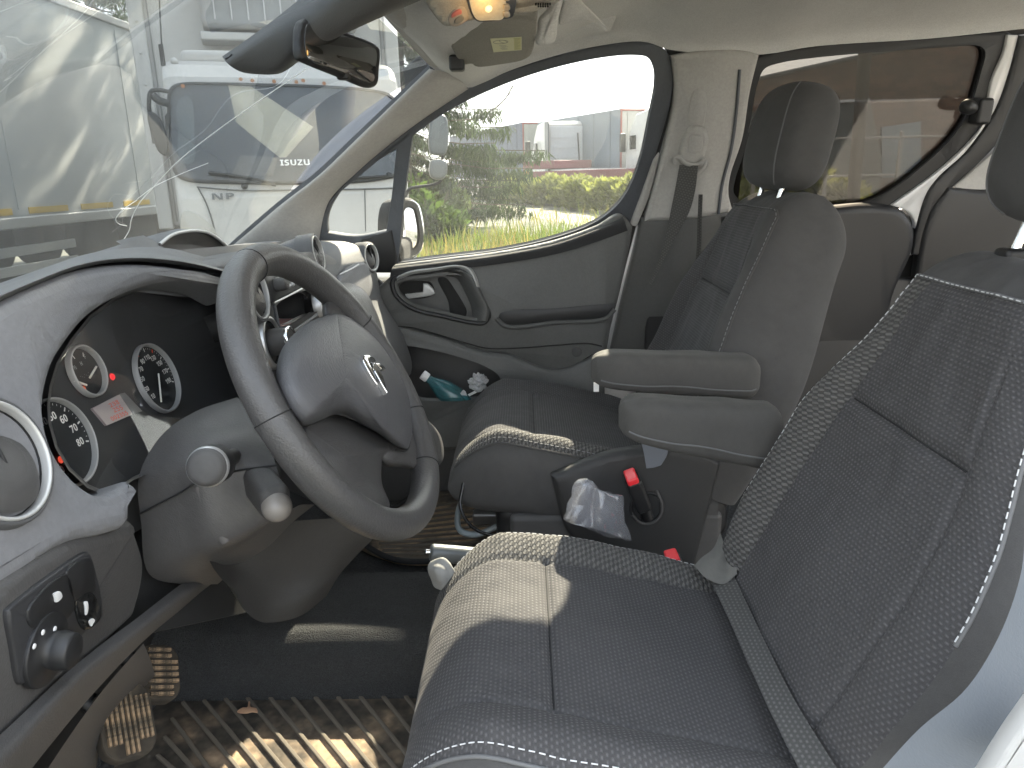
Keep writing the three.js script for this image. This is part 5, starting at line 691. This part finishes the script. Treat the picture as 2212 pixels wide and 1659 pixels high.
{ // grass and weeds
  const G = [], road = (x, z) => { const t = (z + 1.8) / 6.5; return 36 - t * 11; };
  for (let i = 0; i < 26000; i++) { const x = rr(9, 24), z = rr(-5.5, 4.5), far = road(x, z) - 5 - 3 * N3(x * 0.3, z * 0.3, 2); if (x > far) continue; if (N3(x * 0.45, z * 0.45, 0.5) + 0.25 < rr(-0.5, 0.25)) continue; if (x > 14.5 + 2 * N3(z * 0.5, 1, 2) && rnd() < 0.93) continue; const dry = ss(-0.2, 0.4, N3(x * 0.35, z * 0.35, 7) + rr(-0.25, 0.25)); G.push({ p: V(x, 0, z), r: [rr(-0.45, 0.45), rr(0, 6.28), rr(-0.4, 0.4)], s: rr(0.3, 0.8), h: rr(0.6, 1.3), k: rr(0.7, 1.2), t: [0.75 + 0.6 * dry, 1.05 + 0.05 * dry, 0.7 + 0.3 * dry] }); }
  tag(scatter('grass', quad(0.035, 0.6), trans([0.19, 0.19, 0.06]), G), 'long yellow green grass below the far window', null, null, 'stuff');
  const ra = P(1001, 432, { y: 0 }), rb = P(1300, 466, { y: 0 }), rd = rb.clone().sub(ra), Wd = []; for (let i = 0; i < 34000; i++) { const t = rr(0.12, 1.6), q = ra.clone().addScaledVector(rd, t), x = q.x + 0.6 + rr(0, 5) * (0.35 + 0.65 * rnd()), z = q.z + 0.2, hh = Math.max(0.3, 0.95 + 0.7 * N3(x * 0.4, z * 0.6, 3) + 0.3 * N3(x, z * 1.3, 9)) * ss(0.1, 0.3, t); if (N3(x * 0.6, z * 0.6, 4) < -0.4) continue; const y = hh * Math.pow(rnd(), 0.6); Wd.push({ p: V(x, y, z), r: [rr(-1.2, 1.2), rr(0, 6.28), rr(-1, 1)], s: rr(0.7, 1.5), k: rr(0.6, 1.3) * (0.55 + 0.5 * y / hh), t: [1, 1, 0.8] }); }
  tag(scatter('weeds', quad(0.11, 0.2), trans([0.23, 0.25, 0.07]), Wd), 'bank of bright leafy weeds beyond the yard road', null, null, 'stuff');
  const Gr2 = []; for (let i = 0; i < 9000; i++) { const x = rr(5, 17), z = rr(5, 14); Gr2.push({ p: V(x, 0, z), r: [rr(-0.5, 0.5), rr(0, 6.28), rr(-0.4, 0.4)], s: rr(0.5, 1.2), h: rr(0.7, 1.4), k: rr(0.6, 1.2) }); }
  tag(scatter('grass', quad(0.04, 0.55), trans([0.07, 0.1, 0.03]), Gr2), 'rough grass seen through the rear side window', null, null, 'stuff');
}
function bush(label, c, r, h, n, tint) {
  const g = thing('bush', label, 'bush'); g.position.copy(c); g.userData.placed = true; const L = [], st = [];
  for (let i = 0; i < 22; i++) { const a = rr(0, 6.28), q = rr(0.3, 1) * r; st.push(tube([V(0, 0, 0), V(Math.cos(a) * q * 0.5, h * 0.55, Math.sin(a) * q * 0.5), V(Math.cos(a) * q, h * rr(0.7, 1), Math.sin(a) * q)], 0.01, 5, false, 4)); }
  for (let i = 0; i < n; i++) { const a = rr(0, 6.28), q = Math.sqrt(rnd()) * r, y = h * Math.pow(rnd(), 0.7) * (1 - 0.4 * (q / r) ** 2) * (0.8 + 0.4 * N3(Math.cos(a) * 2 + c.x, Math.sin(a) * 2, q)); L.push({ p: V(Math.cos(a) * q, y, Math.sin(a) * q), r: [rr(-1.2, 1.2), rr(0, 6.28), rr(-1, 1)], s: rr(0.6, 1.4), k: rr(0.6, 1.25) * (0.5 + 0.55 * y / h), t: tint }); }
  mk('stem', st, std([0.1, 0.09, 0.05], 0.9), g).userData.kind = 'stuff';
  scatter('leaves', quad(0.075, 0.15), trans([0.12, 0.17, 0.05]), L, g).userData.kind = 'stuff';
}
bush('leafy green bush beside the wing mirror, lower and darker', V(13.6, 0, -1.85), 0.75, 1.15, 2600, [0.8, 0.9, 0.7]);
bush('pale flowering bush with light tips under the spruce', V(17.5, 0, -2.2), 0.9, 1.4, 2400, [1.3, 1.15, 1.3]);
bush('tall shoot of green leaves under the truck mirrors', V(15.4, 0, -2.35), 0.4, 1.55, 1200, [1, 1.15, 0.6]);

// ---- white box truck facing the van
{
  const t = thing('box_truck', 'white box truck parked facing the windscreen with large side mirrors', 'truck');
  const an = 20 * D, X = V(Math.sin(an), 0, Math.cos(an)), Nn = V(-Math.cos(an), 0, Math.sin(an)), F0 = V(5.2, 0, -1.88), T = new THREE.Matrix4().makeBasis(X, V(0, 1, 0), Nn).setPosition(F0), lo = (g) => g.applyMatrix4(T);
  const TP = (k) => pl(F0.clone().addScaledVector(Nn, k), Nn), WS = (k) => { const n = Nn.clone().multiplyScalar(0.972).add(V(0, 0.235, 0)).normalize(); return pl(F0.clone().add(V(0, 1.36, 0)).addScaledVector(Nn, k), n); };
  const prof = [[-1.6, 0.55], [-1.6, 2.3], [-0.45, 2.29], [-0.3, 2.24], [-0.2, 2.14], [0.0, 1.36], [0.03, 1.2], [0.04, 0.85], [0.04, 0.45], [-0.2, 0.4], [-0.5, 0.45], [-0.6, 0.9], [-1.3, 0.9], [-1.4, 0.55]];
  const s = new THREE.Shape(prof.map((p) => new THREE.Vector2(-p[0], p[1]))), cab = new THREE.ExtrudeGeometry(s, { depth: 1.7, bevelEnabled: true, bevelThickness: 0.09, bevelSize: 0.06, bevelOffset: -0.06, bevelSegments: 5 });
  mk('cab', lo(cab.applyMatrix4(new THREE.Matrix4().makeBasis(V(0, 0, -1), V(0, 1, 0), V(1, 0, 0)).setPosition(-0.85, 0, 0))), M.truckPaint, t);
  const WSP = [[366, 240], [367, 205], [374, 190], [392, 182], [480, 181], [570, 183], [700, 187], [790, 194], [840, 206], [858, 228], [870, 300], [874, 350], [862, 372], [820, 384], [740, 391], [640, 393], [480, 391], [408, 386], [384, 374], [374, 350]];
  plate('windscreen_rubber', WSP.map(([x, y]) => [622 + (x - 622) * 1.02, 287 + (y - 287) * 1.035]), WS(0.045), 0.06, 0.006, M.black, t, [WSP]);
  plate('cab_interior', WSP, WS(0.012), 0.01, 0.001, std([0.015, 0.018, 0.02], 0.7), t);
  plate('beige_band', [[493, 184, 1], [541, 186, 1], [677, 274, 1], [618, 340, 1], [604, 340, 1], [510, 264, 1]], WS(0.02), 0.006, 0.0005, std([0.62, 0.58, 0.44], 0.9, { map: wornC }), t);  // beige band set just behind the truck glass
  plate('seat_back', [[385, 215], [410, 210], [420, 300], [418, 350], [390, 350], [384, 280]], WS(0.0165), 0.004, 0.001, std([0.1, 0.115, 0.115], 0.9), t);
  plate('seat_back', [[520, 335, 1], [600, 340, 1], [590, 380, 1], [500, 378, 1]], WS(0.0165), 0.004, 0.001, std([0.11, 0.1, 0.085], 0.9), t);
  plate('windscreen', WSP, WS(0.032), 0.004, 0, phy(0.9, 0, { transmission: 1, thickness: 0 }), t);
  const txt = (str, size, u, v, p, m, w) => { const g = new TextGeometry(str, { font, size, depth: 0.006, curveSegments: 4 }); g.computeBoundingBox(); const b = g.boundingBox; g.translate(-(b.max.x + b.min.x) / 2, -(b.max.y + b.min.y) / 2, 0).scale(w / (b.max.x - b.min.x), 1, 1); const [e1, e2, e3] = basis(p); return mk('lettering', g.applyMatrix4(new THREE.Matrix4().makeBasis(e1, e2, e3).setPosition(on(u, v, p))), m, t); };
  txt('ISUZU', 0.046, 637, 351, WS(0.033), M.white, 0.235); txt('NP', 0.05, 482, 424, TP(0.042), std([0.12, 0.13, 0.14], 0.5), 0.17);
  const seam = (px, r = 0.006) => mk('panel_joint', tube(px.map((q) => on(q[0], q[1], TP(0.038))), r, 30, false, 6), std(0.1, 0.8), t);
  seam([[425, 404], [520, 411], [660, 410], [800, 408], [872, 405]]); seam([[428, 405], [446, 440], [462, 490], [470, 540]]); seam([[788, 410], [790, 500]], 0.004);
  for (const q of [[528, 402], [840, 378]]) mk('wiper_pivot', aim(lathe([[0, 0.02], [0.022, 0.015], [0.026, 0]], 20), on(q[0], q[1], TP(0.03)), Nn), M.black, t);
  mk('wiper', [tube([[596, 401], [640, 392], [590, 384], [440, 366]].slice(0, 1).concat([[560, 388], [450, 372]]).map((q) => on(q[0], q[1], WS(0.06))), 0.012, 20, false, 6), tube([[835, 380], [780, 384], [690, 386]].map((q) => on(q[0], q[1], WS(0.06))), 0.012, 20, false, 6)], M.black, t);
  for (const q of [[395, 190], [520, 175], [545, 178], [640, 181], [655, 178], [700, 184], [592, 180]]) mk('rust_spot', aim(lathe([[0, 0.0015], [0.008 + rnd() * 0.008, 0.001], [0.016, 0]], 9), on(q[0], q[1] - 4, WS(0.05)), WS(0).n), std([0.3, 0.12, 0.04], 0.9), t);
  for (const [a, m] of [[[[392, 462], [404, 455], [462, 492], [467, 512], [462, 540], [400, 530]], phy([0.34, 0.33, 0.3], 0.2)]]) plate('headlamp', a, TP(0.055), 0.05, 0.01, m, t);
  plate('bumper', [[360, 545, 1], [900, 530, 1], [905, 600, 1], [360, 620, 1]], TP(0.1), 0.2, 0.03, M.satin, t);
  mk('roof_visor', lo(put(bx(1.6, 0.12, 0.5, 0.05, 3), 0, 2.33, -0.75)), M.truckPaint, t);
  mk('box_body', lo(put(bx(2.5, 3.1, 4.8, 0.03), 0, 2.45, -4.2)), M.truckPaint, t);
  for (const sx of [-1, 1]) { mk('corner_post', lo(put(bx(0.14, 3.14, 0.14, 0.02), sx * 1.2, 2.45, -1.78)), M.truckPaint, t); mk('post_joint', lo(put(bx(0.012, 3.0, 0.012, 0.002), sx * 1.1, 2.45, -1.795)), std(0.2, 0.7), t); }
  for (let i = 0; i < 8; i++) mk('rivet', lo(put(new THREE.SphereGeometry(0.012, 8, 6), -1.2, 1.4 + i * 0.28, -1.705)), M.satin, t);
  mk('chiller_frame', lo(put(bx(1.5, 0.08, 0.3, 0.02), 0.1, 2.66, -1.65)), M.satin, t);
  mk('chiller_unit', lo(put(bx(1.45, 0.65, 0.45, 0.06, 3), 0.1, 3.05, -1.7)), std(0.3, 0.5), t);
  for (let i = 0; i < 9; i++) mk('chiller_slat', lo(put(bx(0.012, 0.5, 0.02, 0.002), -0.5 + i * 0.15, 3.05, -1.465)), M.pale, t);
  for (const [x, z] of [[-0.85, -0.95], [0.85, -0.95], [-0.85, -4.8], [0.85, -4.8]]) { const w = mk('wheel', lo(put(lathe([[0.2, -0.1], [0.36, -0.12], [0.4, -0.08], [0.4, 0.08], [0.36, 0.12], [0.2, 0.1]], 32), x, 0.4, z, 0, 0, Math.PI / 2)), M.rubber, t); mk('rim', lo(put(lathe([[0, 0.05], [0.2, 0.1], [0.2, -0.1]], 24), x, 0.4, z, 0, 0, Math.PI / 2)), M.steel, w); }
  mk('chassis', lo(put(bx(0.8, 0.25, 6.2, 0.03), 0, 0.7, -3.4)), M.black, t);
  // mirrors on arms, near side of the picture and far side
  const MR = TP(0.12);
  const mr = plate('mirror', [[930, 262], [933, 250], [945, 246], [962, 249], [968, 260], [968, 320], [962, 333], [942, 335], [931, 330]], MR, 0.07, 0.025, std([0.1, 0.11, 0.115], 0.3), t); 
  plate('mirror', [[930, 356], [934, 346], [950, 344], [964, 347], [968, 358], [966, 378], [956, 388], [938, 386], [931, 378]], MR, 0.08, 0.03, std([0.13, 0.135, 0.135], 0.3), t);
  mk('mirror_arm', tube([[872, 432], [885, 408], [900, 404], [930, 400], [950, 392], [956, 340], [958, 300]].map((q) => on(q[0], q[1], TP(0.05))), 0.014, 40, false, 8), M.black, t);
  plate('mirror', [[318, 246], [326, 240], [342, 250], [354, 276], [362, 320], [358, 336], [344, 330], [330, 300]], TP(0.0), 0.07, 0.02, M.black, t);
  mk('mirror_arm', [tube([[364, 198], [340, 194], [326, 198], [322, 220], [324, 250], [334, 310]].map((q) => on(q[0], q[1], TP(-0.05))), 0.016, 40, false, 8), tube([[330, 206], [345, 218], [365, 224]].map((q) => on(q[0], q[1], TP(-0.05))), 0.03, 12, false, 8)], M.black, t);
  mk('antenna', [tube([[342, -60], [346, 40], [350, 110]].map((q) => on(q[0], q[1], TP(-0.35))), 0.006, 12, false, 6), tube([[347, 96], [350, 118], [353, 142]].map((q) => on(q[0], q[1], TP(-0.35))), 0.02, 12, false, 8)], M.black, t);
  mk('roof_lamp', lo(put(new THREE.SphereGeometry(0.03, 20, 14), -0.84, 2.27, -0.35)), M.satin, t);
  plate('side_window', [[356, 250, 1], [364, 240, 1], [368, 345, 1], [360, 340, 1]], TP(-0.03), 0.01, 0.002, M.gloss, t);
}
// ---- grey trailer side on the left
{
  const t = thing('box_trailer', 'long pale grey trailer with yellow marker strips beside the white truck', 'trailer');
  const pw = std([0.48, 0.5, 0.5], 0.55, { map: dirtC });
  mk('side_wall', [put(bx(11, 2.88, 2.5, 0.02), 9.2, 2.36, -7.57)], pw, t);
  mk('rail', [put(bx(11.05, 0.12, 2.58, 0.02), 9.2, 3.78, -7.57)], M.satin, t); mk('rail', [put(bx(11.05, 0.14, 2.56, 0.02), 9.2, 0.9, -7.57)], M.satin, t);
  for (let i = 0; i < 3; i++) mk('panel_joint', [put(bx(0.02, 2.6, 0.012, 0.004), 5.2 + i * 3.1, 2.36, -6.312)], std([0.36, 0.38, 0.38], 0.6), t);
  for (let i = 0; i < 9; i++) mk('marker_strip', [put(bx(0.85, 0.08, 0.012, 0.002), 4.2 + i * 1.18, 1.04, -6.315)], std([0.55, 0.36, 0.04], 0.5), t);
  for (const [x, z] of [[10.5, -6.7], [11.8, -6.7], [13.1, -6.7], [10.5, -8.4], [11.8, -8.4], [13.1, -8.4]]) mk('wheel', put(lathe([[0.25, -0.15], [0.46, -0.17], [0.5, -0.1], [0.5, 0.1], [0.46, 0.17], [0.25, 0.15], [0, 0.1]], 28), x, 0.5, z, Math.PI / 2, 0, 0), M.rubber, t);
  mk('side_guard', [put(bx(3.8, 0.12, 0.04, 0.01), 7.6, 0.55, -6.4), put(bx(3.8, 0.12, 0.04, 0.01), 7.6, 0.32, -6.4)], M.satin, t);
}
// ---- row of lorries across the road
function boxTrailer(label, c, hd, body, side) {                                  // c = near left corner of the tail on the ground, hd = heading
  const t = thing('curtain_trailer', label, 'trailer'), a = V(hd[0], 0, hd[1]).normalize(), X = V(-a.z, 0, a.x), T = new THREE.Matrix4().makeBasis(X, V(0, 1, 0), a.clone().negate()).setPosition(c), lo = (g) => g.applyMatrix4(T), w = 2.55, h = 2.8, y0 = 1.15, Lh = 13.4;
  mk('curtain_body', lo(put(bx(w, h, Lh, 0.03), w / 2, y0 + h / 2, -Lh / 2 - 0.02)), std(side, 0.6, { map: dirtC }), t);
  for (let i = 0; i < 9; i++) mk('curtain_strap', lo(put(bx(0.02, h * 0.96, 0.06, 0.004), -0.008, y0 + h / 2, -0.8 - i * 1.45)), std(side.map((q) => q * 0.7), 0.7), t);
  for (const s of [0, 1]) mk('rear_door', lo(put(bx(w / 2 - 0.12, h - 0.2, 0.05, 0.01), w * (0.25 + 0.5 * s) + (s ? -0.03 : 0.03), y0 + h / 2, 0.01)), std(body, 0.5, { map: dirtC }), t);
  for (let i = 0; i < 4; i++) mk('lock_rod', lo(put(new THREE.CylinderGeometry(0.02, 0.02, h - 0.25, 8), w * (0.14 + 0.24 * i), y0 + h / 2, 0.06)), M.steel, t);
  mk('rear_frame', [[0.04, h, 0.05], [0.04, h, w - 0.05]].map(([q, hh, x]) => lo(put(bx(0.07, hh, 0.06, 0.008), x, y0 + h / 2, 0.02))).concat([lo(put(bx(w, 0.08, 0.06, 0.008), w / 2, y0 + h - 0.05, 0.022)), lo(put(bx(w, 0.1, 0.06, 0.008), w / 2, y0 + 0.06, 0.022))]), std([0.24, 0.06, 0.055], 0.6), t);
  mk('marker_plate', lo(put(bx(0.55, 0.16, 0.02, 0.004), 0.42, y0 + 0.26, 0.05)), std([0.7, 0.3, 0.03], 0.5), t); mk('marker_plate', lo(put(bx(0.55, 0.16, 0.02, 0.004), w - 0.42, y0 + 0.26, 0.05)), std([0.7, 0.3, 0.03], 0.5), t);
  mk('chassis', lo(put(bx(1.6, 0.3, Lh - 1, 0.03), w / 2, 0.95, -Lh / 2)), M.black, t); mk('rear_bumper', lo(put(bx(w - 0.1, 0.16, 0.1, 0.02), w / 2, 0.62, -0.1)), M.satin, t);
  for (const x of [0.25, w - 0.25]) for (let i = 0; i < 3; i++) mk('wheel', lo(put(lathe([[0, 0.1], [0.25, 0.15], [0.46, 0.17], [0.5, 0.1], [0.5, -0.1], [0.46, -0.17], [0, -0.17]], 24), x, 0.5, -2 - i * 1.3, 0, 0, Math.PI / 2)), M.rubber, t);
}
function corner(u, x) { const p = P(u, 380, { x }); return V(p.x, 0, p.z); }
boxTrailer('dark blue curtain sided trailer half behind the spruce, farthest left', corner(1130, 40), [0.93, -0.37], [0.42, 0.42, 0.38], [0.045, 0.06, 0.12]);
boxTrailer('grey curtain sided trailer with red edged doors, right of the tractor unit', corner(1338, 33), [0.9, -0.42], [0.42, 0.42, 0.4], [0.17, 0.2, 0.24]);
function tractor(label, c, hd) {
  const t = thing('tractor_unit', label, 'truck'), a = V(hd[0], 0, hd[1]).normalize(), X = V(-a.z, 0, a.x), T = new THREE.Matrix4().makeBasis(X, V(0, 1, 0), a.clone().negate()).setPosition(c), lo = (g) => g.applyMatrix4(T), w = 2.4;
  const sh = new THREE.Shape([[0, 1.0], [0, 3.55], [0.2, 3.7], [1.2, 3.6], [1.75, 3.0], [2.15, 2.0], [2.2, 0.5], [1.75, 0.4], [1.7, 1.0], [0.7, 1.05], [0.6, 0.7]].map((p) => new THREE.Vector2(...p)));
  mk('cab', lo(new THREE.ExtrudeGeometry(sh, { depth: w - 0.2, bevelEnabled: true, bevelThickness: 0.1, bevelSize: 0.08, bevelOffset: -0.08, bevelSegments: 4 }).applyMatrix4(new THREE.Matrix4().makeBasis(V(0, 0, -1), V(0, 1, 0), V(1, 0, 0)).setPosition(0.1, 0, 0))), M.truckPaint, t);
  mk('side_fairing', [lo(put(bx(0.06, 2.6, 0.5, 0.02), 0.03, 2.35, 0.22)), lo(put(bx(0.06, 2.6, 0.5, 0.02), w - 0.03, 2.35, 0.22))], std([0.05, 0.06, 0.075], 0.4), t);
  mk('rear_wall', lo(put(bx(w - 0.5, 2.3, 0.04, 0.02), w / 2, 2.3, 0.03)), std([0.55, 0.57, 0.6], 0.5, { map: dirtC }), t);
  for (let i = 0; i < 4; i++) mk('rear_rib', lo(put(bx(w - 0.7, 0.03, 0.03, 0.006), w / 2, 1.6 + i * 0.45, 0.06)), std([0.4, 0.42, 0.45], 0.6), t);
  mk('exhaust_pipe', lo(put(new THREE.CylinderGeometry(0.03, 0.03, 1.5, 10), w * 0.68, 2.4, 0.12, 0, 0, 0.06)), M.black, t);
  for (let i = 0; i < 4; i++) mk('fairing_bracket', lo(put(bx(0.35, 0.05, 0.05, 0.01), w - 0.35, 1.7 + i * 0.5, 0.14)), M.black, t);
  mk('side_window', lo(put(bx(0.03, 0.55, 0.6, 0.02), 0.0, 2.5, -1.45)), M.gloss, t); mk('mirror', lo(put(bx(0.25, 0.75, 0.16, 0.05, 3), -0.28, 2.5, -1.85)), M.black, t);
  mk('chassis', lo(put(bx(0.9, 0.3, 4, 0.03), w / 2, 0.9, 1.2)), std([0.24, 0.03, 0.035], 0.5), t);
  for (const [x, z] of [[0.25, -1.2], [w - 0.25, -1.2], [0.3, 2.3], [w - 0.3, 2.3]]) mk('wheel', lo(put(lathe([[0, 0.12], [0.28, 0.16], [0.46, 0.17], [0.5, 0.1], [0.5, -0.1], [0.46, -0.17], [0, -0.17]], 28), x, 0.5, z, 0, 0, Math.PI / 2)), M.rubber, t);
  mk('fuel_tank', lo(put(bx(0.5, 0.55, 1.1, 0.12, 3), 0.3, 0.75, 0.6)), M.steel, t);
}
tractor('white tractor unit seen from behind with tall rear wall', corner(1178, 35.5), [0.95, -0.28]);
tractor('second white tractor unit cut off by the far door pillar', corner(1400, 30), [0.95, -0.3]);
{
  const t = thing('flatbed_trailer', 'low red flatbed trailer with white edge marks behind the tractor unit', 'trailer'), a = V(0.8, 0, -0.6).normalize(), X = V(-a.z, 0, a.x), T = new THREE.Matrix4().makeBasis(X, V(0, 1, 0), a.clone().negate()).setPosition(corner(1400, 28)), lo = (g) => g.applyMatrix4(T), rd = std([0.16, 0.02, 0.035], 0.6, { map: dirtC });
  mk('deck', lo(put(bx(2.4, 0.5, 7.5, 0.03), 1.2, 1.2, -3.4)), rd, t); mk('goose_neck', lo(put(bx(2.2, 0.35, 2.2, 0.03), 1.2, 1.72, -6.8)), rd, t); mk('load_board', lo(put(bx(1.6, 0.04, 3, 0.01), 1.0, 1.475, -4.5)), M.pale, t);
  for (let i = 0; i < 10; i++) mk('edge_mark', lo(put(bx(0.02, 0.1, 0.35, 0.004), -0.008, 1.05, -0.3 - i * 0.72)), M.white, t);
  for (let i = 0; i < 3; i++) for (const x of [0.25, 2.15]) mk('wheel', lo(put(lathe([[0, 0.1], [0.25, 0.14], [0.4, 0.15], [0.44, 0.1], [0.44, -0.1], [0.4, -0.15], [0, -0.15]], 24), x, 0.44, -0.8 - i * 1.1, 0, 0, Math.PI / 2)), M.rubber, t);
  mk('side_frame', lo(put(bx(2.3, 0.25, 7, 0.02), 1.2, 0.82, -3.4)), std([0.2, 0.05, 0.05], 0.6), t);
}
// ---- brick warehouse, pole and sheet fence behind the rear side window
{
  const brickC = tex(512, (u, v) => { const r = Math.floor(v * 16), x = u * 8 + (r % 2) * 0.5, fx = x - Math.floor(x), fy = v * 16 - r, m = fx < 0.05 || fy < 0.1, k = 0.85 + 0.3 * (hash(Math.floor(x) % 8, r) - 0.5) + 0.2 * (fbm(u, v, 8, 4) - 0.5); return m ? [0.46 * k, 0.41 * k, 0.37 * k] : [0.5 * k, 0.38 * k, 0.31 * k]; }, true, 1 / 1.6);
  const w = thing('brick_warehouse', 'large brown brick warehouse with a sloping roofline beyond the rear window', 'building');
  plate('wall', [[1420, 224, 1], [1640, 172, 1], [1960, 102, 1], [2300, 26, 1], [2700, -60, 1], [2800, 500, 1], [1420, 430, 1]], R(19), 0.4, 0.02, std(1, 0.95, { map: brickC }), w);
  mk('roof_edge', tube([[1420, 222], [1640, 170], [1960, 100], [2300, 24], [2700, -62]].map((q) => P(q[0], q[1], { x: 18.9 })), 0.06, 20, false, 6), std(0.12, 0.7), w);
  plate('white_band', [[1760, 220, 1], [1880, 211, 1], [1880, 217, 1], [1760, 227, 1]], R(18.5), 0.06, 0.01, M.pale, w);
  plate('plinth_sheet', [[1560, 246, 1], [1880, 220, 1], [1905, 340, 1], [1900, 420, 1], [1560, 420, 1]], R(18.6), 0.08, 0.01, std([0.15, 0.16, 0.15], 0.7, { map: dirtC }), w);
  plate('loading_door', [[1905, 275, 1], [1990, 262, 1], [1990, 380, 1], [1905, 385, 1]], R(18.7), 0.08, 0.01, std([0.2, 0.27, 0.32], 0.5), w);
  const f = thing('wire_fence', 'grey post and rail fence below the brick warehouse', 'fence');
  for (let i = 0; i < 9; i++) mk('fence_post', [put(bx(0.06, 1.9, 0.06, 0.01), 13, 0.95, 4.2 + i * 1.3)], M.steel, f);
  for (const y of [0.5, 1.15, 1.8]) mk('fence_rail', [put(bx(0.035, 0.04, 10.6, 0.008), 13, y, 9.4)], M.steel, f);
}
// ================================================================ bases
for (const o of things) {
  if (o.userData.placed) { delete o.userData.placed; continue; }
  if (o.isMesh && (o.userData.kind || !o.parent)) continue;
  const b = new THREE.Box3().setFromObject(o), c = b.getCenter(V(0, 0, 0)); c.y = b.min.y;
  if (o.isMesh) { o.geometry.translate(-c.x, -c.y, -c.z); o.position.copy(c); } else { for (const k of o.children) k.position.sub(c); o.position.copy(c); }
}
renderer.render(scene, camera);
